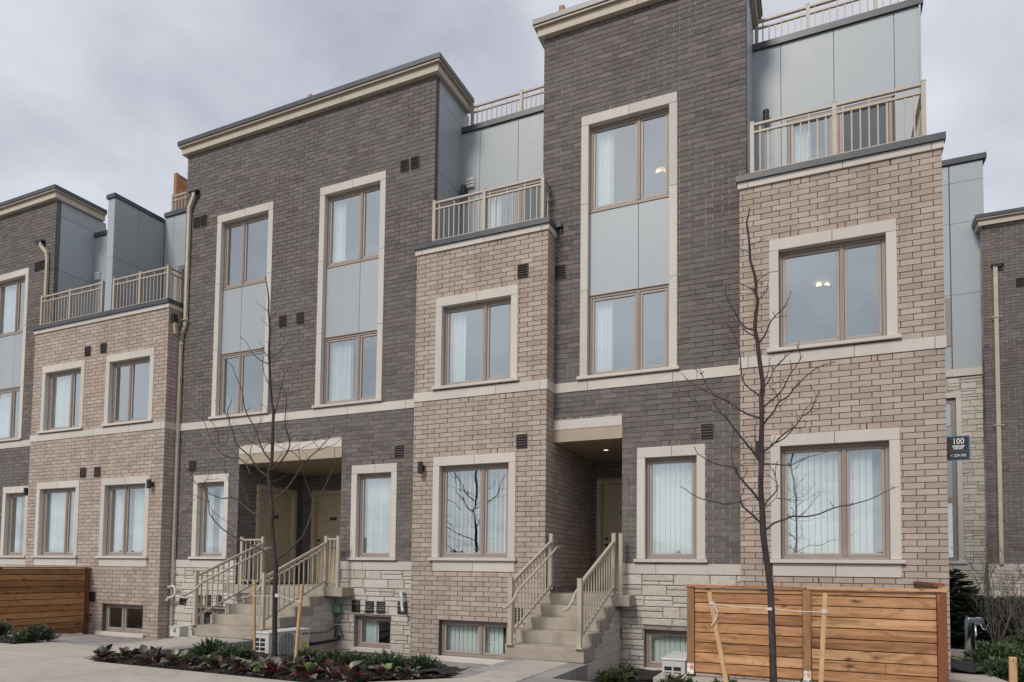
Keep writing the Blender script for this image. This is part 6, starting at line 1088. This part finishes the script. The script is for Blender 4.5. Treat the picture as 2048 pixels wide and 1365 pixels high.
def tie(label, pts, wraps):
    t = thing('tree_tie', label, 'strap', wraps[0][0], 'white tree ties')
    for a,b in zip(pts,pts[1:]):
        A_,B_ = Vector(a),Vector(b); mid = (A_+B_)/2-Vector((0,0,.008)); m = MB(); m.tube([A_,mid,B_],.004,6); m.build('cord','tie_white',t)
    for c,r,h in wraps:
        m = MB(); m.tube([(c[0],c[1],c[2]-h/2),(c[0],c[1],c[2]+h/2)],r,14); m.build('wrap','tie_white',t)
tie('white cord tying the left-hand young tree to its two stakes',[(-2.585,-3.60,-.565),(-2.17,-3.55,-.545),(-1.385,-3.98,-.60)],[((-2.185,-3.55,-.55),.041,.05),((-2.59,-3.60,-.565),.027,.02),((-1.38,-3.98,-.60),.030,.02)])
tie('white cord tying the right-hand young tree to its two stakes',[(4.18,-4.6,-.425),(4.70,-4.6,-.455),(5.155,-4.6,-.47)],[((4.70,-4.6,-.455),.036,.026),((4.18,-4.6,-.42),.028,.022),((5.16,-4.6,-.462),.028,.035)])
t = thing('loose_strap','loose white strap end dangling from the left stake by the right-hand fence','strap',(4.2,-4.64,-.5)); m = MB(); m.tube([(4.20,-4.63,-.43),(4.235,-4.64,-.50),(4.225,-4.64,-.56),(4.18,-4.64,-.63)],.006,6); m.build('strap','tie_white',t)
# ================================================================ BEDDING PLANTS
def leaf_mesh(ln, wd, curl, mat, cup=.3):
    m = MB(); n = 6; rows = []
    for i in range(n+1):
        f = i/n; w_ = wd*math.sin(math.pi*min(1,(f*.93+.07))**.8)*.5*(1 if f < 1 else .05); y = ln*f; z = curl*f*f*ln-.0; rows.append([(-w_,y,z+cup*w_),(-w_*.5,y,z+cup*w_*.35),(0,y,z),(w_*.5,y,z+cup*w_*.35),(w_,y,z+cup*w_)])
    for r in rows: m.v += r
    for i in range(n):
        for k in range(4): a = i*5+k; m.f.append((a,a+1,a+6,a+5)); m.r.append(0)
    me = m.mesh('leaf'); me.materials.append(M[mat]); me.polygons.foreach_set('use_smooth',[True]*len(me.polygons)); return me
LM = {}
def bergenia(label, x, y, size, cols, seed, n=13):
    r_ = random.Random(seed); z = gh(x,y)+.01; t = thing('bergenia', label, 'plant', (x,y,z), 'broad-leaved bedding plants')
    st = MB()
    for i in range(n):
        a = r_.uniform(0,6.28) if i > 5 else i*1.05+r_.uniform(-.3,.3); el = r_.uniform(.25,1.1) if i < n*.6 else r_.uniform(.8,1.45); c = r_.choice(cols)
        key = (c,r_.randrange(3))
        if key not in LM: LM[key] = leaf_mesh(.12,.115,(-.35,-.1,.2)[key[1]],c,(.35,.15,.5)[key[1]])
        sl_ = r_.uniform(.02,.10)*size/.13; p = Vector((x+math.cos(a)*sl_*math.cos(el)*1.6,y+math.sin(a)*sl_*math.cos(el)*1.6,z+sl_*math.sin(el)+.015))
        o = link('leaf',LM[key],t); o.location = p; s_ = size/.13*r_.uniform(.65,1.12); o.scale = (s_,s_,s_)
        o.rotation_euler = (el*.9-.15,r_.uniform(-.5,.5),a-math.pi/2); o.matrix_parent_inverse = Matrix.Translation(-Vector(t.location))
        st.tube([(x,y,z-.02),p],.004,5)
    st.build('stems','red_leaf',t)
bp_ = [(-3.93,-4.98,.14,'rp','leftmost maroon bedding plant at the tip of the left-hand bed'),(-3.68,-4.86,.13,'rp','maroon and grey bedding plant next to the leftmost one'),(-3.36,-4.78,.14,'gp','olive green bedding plant left of the juniper'),
 (-3.08,-4.86,.15,'rs','dark red bedding plant below the left juniper'),(-2.78,-4.80,.14,'sg','grey-leaved bedding plant in front of the left juniper'),(-2.50,-4.88,.14,'rgp','red and green bedding plant left of the staked tree'),
 (-2.22,-4.76,.14,'sp','pale grey bedding plant left of the staked tree'),(-1.96,-4.90,.13,'gry','green bedding plant with a red leaf in front of the staked tree'),(-1.70,-4.72,.12,'go','yellow-green bedding plant in front of the staked tree'),
 (-1.46,-4.90,.15,'rg','bright red-leaved bedding plant by the right stake'),(-1.18,-4.78,.15,'sg','large grey-green bedding plant right of the leaning stake'),(-.92,-4.92,.14,'rp','maroon bedding plant right of the leaning stake'),
 (-.68,-4.70,.16,'g','big round-leaved green bedding plant'),(-.42,-4.90,.15,'pr','purple bedding plant in the right part of the left bed'),(-.18,-4.72,.15,'pr','maroon bedding plant before the right-hand junipers'),
 (.08,-4.78,.15,'rp','red-purple bedding plant near the right end of the left bed'),(.28,-4.42,.13,'rs','reddish bedding plant close to the bed corner'),(.55,-4.28,.12,'sg','small grey-green bedding plant at the bed corner')]
mp_ = {'r':'red_leaf','p':'purple_leaf','g':'green_leaf','s':'grey_leaf','o':'green_leaf','y':'green_leaf'}
for i,(x,y,s_,c,lab) in enumerate(bp_): bergenia(lab,x,y,s_,[mp_[k] for k in c]+['green_leaf','grey_leaf','purple_leaf'],100+i,20)
# ================================================================ CONIFERS
def needle_plant(name, label, cat, x, y, rx, rz, n, seed, mat='juniper_needles', spr=.06, up=.5, group=None, z=None, squash=1.0, flat=0.0):
    r_ = random.Random(seed); z = gh(x,y) if z is None else z; t = thing(name, label, cat, (x,y,z), group); m = MB(); st = MB()
    for i in range(n):
        a = r_.uniform(0,6.28); e = math.acos(r_.random()**.8)*.95; 
        R = r_.uniform(.72,1.08)
        tip = Vector((math.cos(a)*math.sin(e)*rx*R, math.sin(a)*math.sin(e)*rx*R*squash, math.cos(e)*rz*R*(1 if flat == 0 else r_.uniform(.5,1))+.02))
        c0 = Vector((tip.x*.25,tip.y*.25,.02)); d = (tip-c0).normalized()
        st.tube([Vector((x,y,z))+c0,Vector((x,y,z))+c0.lerp(tip,.55)+Vector((0,0,.01)),Vector((x,y,z))+tip],[.006,.004,.0015],4,cap=False)
        ln = (tip-c0).length; k = int(ln/spr*5.5)+5; rv = r_.random()
        for q in range(k):
            f = .30+.70*(q+r_.random())/k; p = c0.lerp(tip,f); ax = Vector((r_.gauss(0,1),r_.gauss(0,1),r_.gauss(0,1))).normalized(); s_ = (d*.9+ax*.8+Vector((0,0,up*.4))).normalized(); sd_ = s_.cross(Vector((r_.uniform(-1,1),r_.uniform(-1,1),1))).normalized()
            L_ = spr*r_.uniform(.5,1.1); w_ = L_*.11; b0 = Vector((x,y,z))+p
            m.face([b0-sd_*w_,b0+s_*L_*.55-sd_*w_*1.1,b0+s_*L_,b0+s_*L_*.55+sd_*w_*1.1,b0+sd_*w_],min(1,max(0,rv*.7+r_.random()*.3)))
    m.build('foliage',mat,t); st.build('stems','twig_bark',t); return t
J = [(-2.95,-4.05,.30,.24,'rounded green juniper at the left end of the left-hand bed'),(-2.50,-4.02,.28,.19,'low green juniper just left of the left stake'),(-2.28,-4.1,.18,.14,'small green juniper behind the left stake'),
 (-1.62,-3.55,.26,.16,'low green juniper between the staked tree and the heat pump'),(-1.0,-3.7,.30,.17,'green juniper right of the leaning stake'),(-.55,-3.85,.30,.18,'green juniper under the stone wall window'),(.05,-3.95,.38,.23,'spreading green juniper below the middle bay basement window'),(.42,-3.7,.26,.20,'green juniper at the right end of the left-hand bed')]
for i,(x,y,rx,rz,lab) in enumerate(J): needle_plant('juniper',lab,'shrub',x,y,rx,rz,120,200+i,'juniper_needles',.055,.5,'low junipers in the beds')
needle_plant('juniper','green juniper in front of the left-edge wooden fence','shrub',-7.05,-4.02,.36,.26,120,220,'juniper_needles',.065,.5,'low junipers in the beds')
needle_plant('juniper','green juniper cut by the left edge of the photo','shrub',-8.25,-4.05,.36,.30,110,221,'juniper_needles',.065,.5,'low junipers in the beds')
for i,(x,y,lab) in enumerate([(2.72,-2.9,'small green juniper in the dark well right of the right-hand stairs'),(3.62,-3.35,'green juniper at the foot of the left fence post'),(4.18,-3.4,'green juniper behind the left stake of the right-hand tree'),(4.98,-3.3,'green juniper at the foot of the middle fence post'),(2.55,-1.7,'small green juniper below the stone wall beside the right-hand stairs')]):
    needle_plant('juniper',lab,'shrub',x,y,.24,.17,80,230+i,'olive_needles',.075,.7,'low junipers in the beds')
def spruce(label, x,y,h,r,seed,name='spruce_tree',mat='spruce_needles',group=None,dens=1.0):
    r_ = random.Random(seed); z = gh(x,y)-.05; t = thing(name,label,'tree',(x,y,z),group); m = MB(); b = MB()
    tk = MB(); tk.tube([(x,y,z),(x,y,z+h*.97)],[.045,.006],8); tk.build('trunk','bark',t)
    zz = .12
    while zz < h:
        R = r*(1-zz/h)**.75+.05; n = max(4,int(9*R/r*dens+4)); 
        for i in range(n):
            a = r_.uniform(0,6.28); Rr = R*r_.uniform(.75,1.08); d = Vector((math.cos(a),math.sin(a),r_.uniform(.0,.35))).normalized(); p0 = Vector((x,y,z+zz)); p1 = p0+d*Rr; b.tube([p0,p1],[.008,.002],4,cap=False)
            k = int(Rr/.028); rv = r_.random()
            for q in range(k):
                f = (q+.5)/k
                if f < .18: continue
                p = p0.lerp(p1,f); side = d.cross(Vector((0,0,1))).normalized(); wl = (1-f)*.20*Rr+.05
                for s_ in (-1,1):
                    dd = (d*.8+side*s_*.9+Vector((0,0,r_.uniform(-.15,.35)))).normalized(); L_ = wl*r_.uniform(.7,1.1); w_ = .012; up_ = Vector((0,0,1))
                    for ww in (side*w_, up_*w_): m.face([p-ww,p+dd*L_*.5-ww*1.3,p+dd*L_,p+dd*L_*.5+ww*1.3,p+ww],min(1,rv*.6+r_.random()*.4))
        zz += .075/dens
    m.build('foliage',mat,t); b.build('branches','bark',t); return t
spruce('dark green spruce just right of the nearest bay corner',7.50,4.3,1.60,.80,5,dens=1.7)
hedge = thing('evergreen_hedge','dark evergreen hedge in front of the pale stone wall at the right edge','hedge',(8.6,6.0,-1.5))
def hedge_mass(par, boxes, n, seed, mat):
    r_ = random.Random(seed); m = MB()
    for _ in range(n):
        x0,x1,y0,y1,z0,z1 = r_.choice(boxes); f = r_.random(); x,y = r_.uniform(x0,x1),r_.uniform(y0,y1); top = z1-.18*abs(noise.noise((x*2.2,y*2.2,3)))-.12*abs(noise.noise((x*7,y*7,3))); z = z0+(top-z0)*(r_.random()**.55)
        d = Vector((r_.gauss(0,.6),r_.gauss(0,.6)-.3,r_.uniform(.1,1.2))).normalized(); sd_ = d.cross(Vector((r_.uniform(-1,1),1,.2))).normalized(); L_ = r_.uniform(.04,.10); p = Vector((x,y,z)); w_ = sd_*L_*.16
        m.face([p-w_,p+d*L_*.6-w_,p+d*L_,p+d*L_*.6+w_,p+w_],r_.random()*.7+.3*f)
    m.build('foliage',mat,par)
hedge_mass(hedge,[(7.3,12.0,5.4,6.6,-1.5,-.60)],42000,8,'spruce_needles')
part('stem_core','bark',hedge,(7.5,11.8,5.7,6.4,-1.6,-.95))
for i,(x,y,rx,rz,mt,lab) in enumerate([(7.55,1.0,.50,.42,'juniper_needles','bushy green juniper at the lower right, beside the steel post'),(8.05,1.6,.55,.48,'olive_needles','yellow-green juniper at the lower right edge'),(7.45,-.1,.42,.30,'juniper_needles','low dark juniper in front of the bushy ones at lower right'),(8.5,2.6,.6,.55,'juniper_needles','dark green juniper at the right edge behind the yellow-green one'),(7.95,.2,.5,.38,'olive_needles','olive juniper at the bottom right behind the short stake')]):
    needle_plant('juniper',lab,'shrub',x,y,rx,rz,260,300+i,mt,.075,.5,'junipers at the lower right')
def bare_shrub(label, x,y,h,n,seed,mat='grey_twig',spread=.5):
    r_ = random.Random(seed); z = gh(x,y); t = thing('bare_shrub',label,'shrub',(x,y,z),'bare shrubs at the right edge')
    def grow(m,p,d,L_,rad,dep):
        P = [p]; q = p.copy(); dd = d.copy()
        for k in range(4):
            dd = (dd+Vector((r_.uniform(-.16,.16),r_.uniform(-.16,.16),r_.uniform(-.05,.12)))).normalized(); q = q+dd*L_/4; P.append(q.copy())
        m.tube(P,[rad*(1-.16*k) for k in range(5)],5,cap=False)
        if dep:
            for k in range(r_.randint(3,4)):
                i = r_.randint(1,4); nd = (dd+Vector((r_.uniform(-.75,.75),r_.uniform(-.75,.75),r_.uniform(-.1,.6)))).normalized(); grow(m,P[i],nd,L_*r_.uniform(.45,.7),rad*.55,dep-1)
    for i in range(n):
        a = r_.uniform(0,6.28); d = Vector((math.cos(a)*spread*r_.random(),math.sin(a)*spread*r_.random(),1)).normalized(); m = MB(); grow(m,Vector((x+math.cos(a)*.05,y+math.sin(a)*.05,z-.02)),d,h*r_.uniform(.45,.6),.010,3); m.build('stem',mat,t)
bare_shrub('bare multi-stemmed shrub with grey stems at the right edge, left one',8.05,3.6,2.0,5,41,spread=.32)
bare_shrub('bare twiggy shrub with grey stems at the right edge, right one',8.50,3.9,2.25,8,42,spread=.38)
bare_shrub('bare thin shrub partly outside the right edge',9.0,3.7,2.1,6,43,spread=.38)
# steel post with two outlets
t = thing('fire_department_connection','shiny steel standpipe post with a capped outlet on a chain, among the shrubs','standpipe',(7.42,2.2,-1.5))
m = MB(); m.tube([(7.36,2.2,-1.55),(7.36,2.2,-.88),(7.38,2.2,-.84)],.055,16); m.build('post','chrome',t,smooth=True)
m = MB(); m.tube([(7.36,2.2,-.88),(7.46,2.12,-.88)],.05,14); m.tube([(7.46,2.12,-.88),(7.53,2.07,-.88)],.062,14); m.build('outlet','chrome',t,smooth=False)
m = MB(); m.tube([(7.44,2.12,-.92),(7.45,2.12,-1.35)],.018,8); m.build('side_pipe','chrome',t,smooth=True)
m = MB(); m.tube([(7.50,2.05,-.93),(7.53,2.03,-1.0),(7.57,2.02,-1.02),(7.60,2.03,-.93)],.006,5); m.build('chain','chrome',t)
# black landscape fabric
def fabric(label,x0,x1,y0,y1,z,seed,amp=.05):
    m = MB(); n = 16; r_ = random.Random(seed)
    for i in range(n+1):
        for j in range(n+1): x = x0+(x1-x0)*i/n; y = y0+(y1-y0)*j/n; m.v.append((x+.08*noise.noise((x*3,y*3,seed)),y,z+amp*(.7+noise.noise((x*3.3,y*3.3,seed+.5))+.6*abs(noise.noise((x*8,y*8,seed))))))
    for i in range(n):
        for j in range(n): a = i*(n+1)+j; m.f.append((a,a+n+1,a+n+2,a+1)); m.r.append(0)
    o = m.build('landscape_fabric','fabric_black',None,smooth=True); o['label'] = label; o['category'] = 'fabric'; o['group'] = 'black landscape fabric'
fabric('crumpled black landscape fabric at the foot of the fence right end',6.62,7.15,-.3,1.2,-1.47,3,.07)
fabric('folded black landscape fabric at the right end of the left-hand bed',.55,.93,-4.05,-3.3,-1.46,5,.07)
fabric('black landscape fabric in the hollow right of the right-hand stairs',2.15,3.1,-1.3,-.1,-1.76,7,.04)
t = thing('wood_offcut','pale sawn wood offcut lying by the spruce at lower right','wood',(6.95,.9,-1.3)); m = MB(); m.beam((6.75,.7,-1.28),(7.0,.95,-1.36),.09,.04); bevel(m.build('board','stake_wood',t),.004,1)
stake('thin orange wooden stake behind the spruce, in front of the stone wall',(8.02,6.3,-.10),(8.02,6.3,-1.6),.035)
# ================================================================ HOUSES BEHIND, RIGHT EDGE
YF = 11.0; YS = 11.4
t = thing('townhouse','dark grey brick townhouse at the right edge of the photo, farther back','townhouse',(14,13,-1.6),'townhouses behind')
place_bricks(lay(lambda c:(9.29,13.5),[c for c in range(2,107)],[],'F',9.29,YF), t,'grey_brick')
backing(t,9.29,13.5,-22,108,YF,[],'grey_mortar')
part('wall_side','grey_mortar',t,(9.30,9.36,YF+.01,YF+4,-1.7,9.6))
stones_row(t,9.29,13.5,0,2*C-.004,YF-.016,YF+.1,[10.9,12.3],'band_stone'); ashlar(t,9.29,13.5,-19,0,YF,[],77)
cornice(t,9.29,13.5,2.0,True,False,YF,9.56); vent(t,10.03,7.97,YF)
d2 = downpipe('tan downpipe on the dark brick house at the right edge',(9.62,YF,8.42),[(9.57,YF-.05,8.40),(9.57,YF-.05,.15)],w_=.10,brackets=[(9.57,6.95),(9.57,3.95)])
t = thing('townhouse','tall blue-grey panelled end house over pale split stone, behind the nearest bay','townhouse',(8,13,-1.6),'townhouses behind')
H = [(8.0,8.60,57.0,88.5),(8.0,8.66,2.5,54.8)]
for a,b,z0,z1 in ((7.0,8.58,5.73,7.87),(8.60,9.42,5.73,7.87),(7.0,8.58,7.87,9.95),(8.60,9.42,7.87,9.95),(7.0,8.58,9.95,11.15),(8.60,9.42,9.95,11.15),(7.0,8.58,11.15,11.68),(8.60,9.42,11.15,11.68)):
    part('cladding_panel','blue_grey_panel',t,(a+.006,b-.006,YS-.016,YS+.002,z0+.005,z1-.005))
part('wall_core','panel_gap',t,(6.9,9.42,YS+.004,YS+4,5.7,11.70)); part('metal_cap','dark_flashing',t,(6.9,9.50,YS-.07,YS+4,11.70,11.86))
part('window_frame','taupe_frame',t,(8.44,8.56,YS-.04,YS-.017,6.40,7.80),(8.0,8.44,YS-.04,YS-.017,7.68,7.80),(8.0,8.44,YS-.04,YS-.017,6.40,6.50)); part('pane','window_glass',t,(8.0,8.44,YS-.03,YS-.018,6.50,7.68))
stones_row(t,7.0,9.42,5.50,5.72,YS-.05,YS+.1,[],'band_stone')
ashlar(t,8.79,9.42,2.2,61.6,YS,[],78,'stone',300); ashlar(t,7.6,8.79,56.8,61.6,YS,[],79); ashlar(t,7.6,9.28,-19,-.1,YS,[],80); stones_row(t,7.4,9.28,.0,2*C,YS-.016,YS+.1,[8.5],'band_stone')
backing(t,7.0,9.42,-20,62,YS,[(7.6,8.66,2.8,54.9,.30)],'stone_mortar',rec=.012)
for z0,z1 in ((.25,1.75),(1.755,3.4),(3.405,4.90)): part('jamb_stone','limestone',t,(8.66,8.79,YS-.016,YS+.08,z0,z1))
part('lintel_stone','limestone',t,(7.6,8.79,YS-.018,YS+.08,4.905,5.06)); part('window_sill','limestone',t,(7.5,8.86,YS-.08,YS+.1,.18,.25))
part('window_frame','taupe_frame',t,(8.55,8.66,YS+.06,YS+.12,.25,4.9),(7.9,8.55,YS+.06,YS+.12,4.76,4.90),(7.9,8.55,YS+.06,YS+.12,.25,.36),(7.9,8.55,YS+.06,YS+.12,1.9,2.05)); part('pane','window_glass',t,(7.9,8.55,YS+.09,YS+.10,.36,1.9)); part('pane','blue_grey_panel',t,(7.9,8.55,YS+.07,YS+.08,2.05,4.1)); part('pane','window_glass',t,(7.9,8.55,YS+.09,YS+.10,4.12,4.76)); part('room_wall','room_wall',t,(7.9,8.66,YS+.7,YS+.72,0,5))
# ================================================================ BEHIND THE CAMERA (only seen mirrored in the windows)
r_ = random.Random(77); m = MB()
for _ in range(5200):
    x = r_.uniform(-170,150); y = -120+r_.uniform(-12,12); h = 3.0+2.2*noise.noise((x*.035,0,5))+1.6*noise.noise((x*.16,y*.2,2)); z = -1.6+max(.3,h)*(r_.random()**.7); s_ = r_.uniform(.5,1.2); a = r_.uniform(0,3.14)
    d = Vector((math.cos(a),math.sin(a),r_.uniform(-.4,.4)))*s_; u = Vector((r_.uniform(-.3,.3),r_.uniform(-.3,.3),1))*s_; p = Vector((x,y,z)); m.face([p-d,p-u*.8,p+d,p+u],r_.random())
o = m.build('distant_trees','spruce_needles',None,kind='stuff')
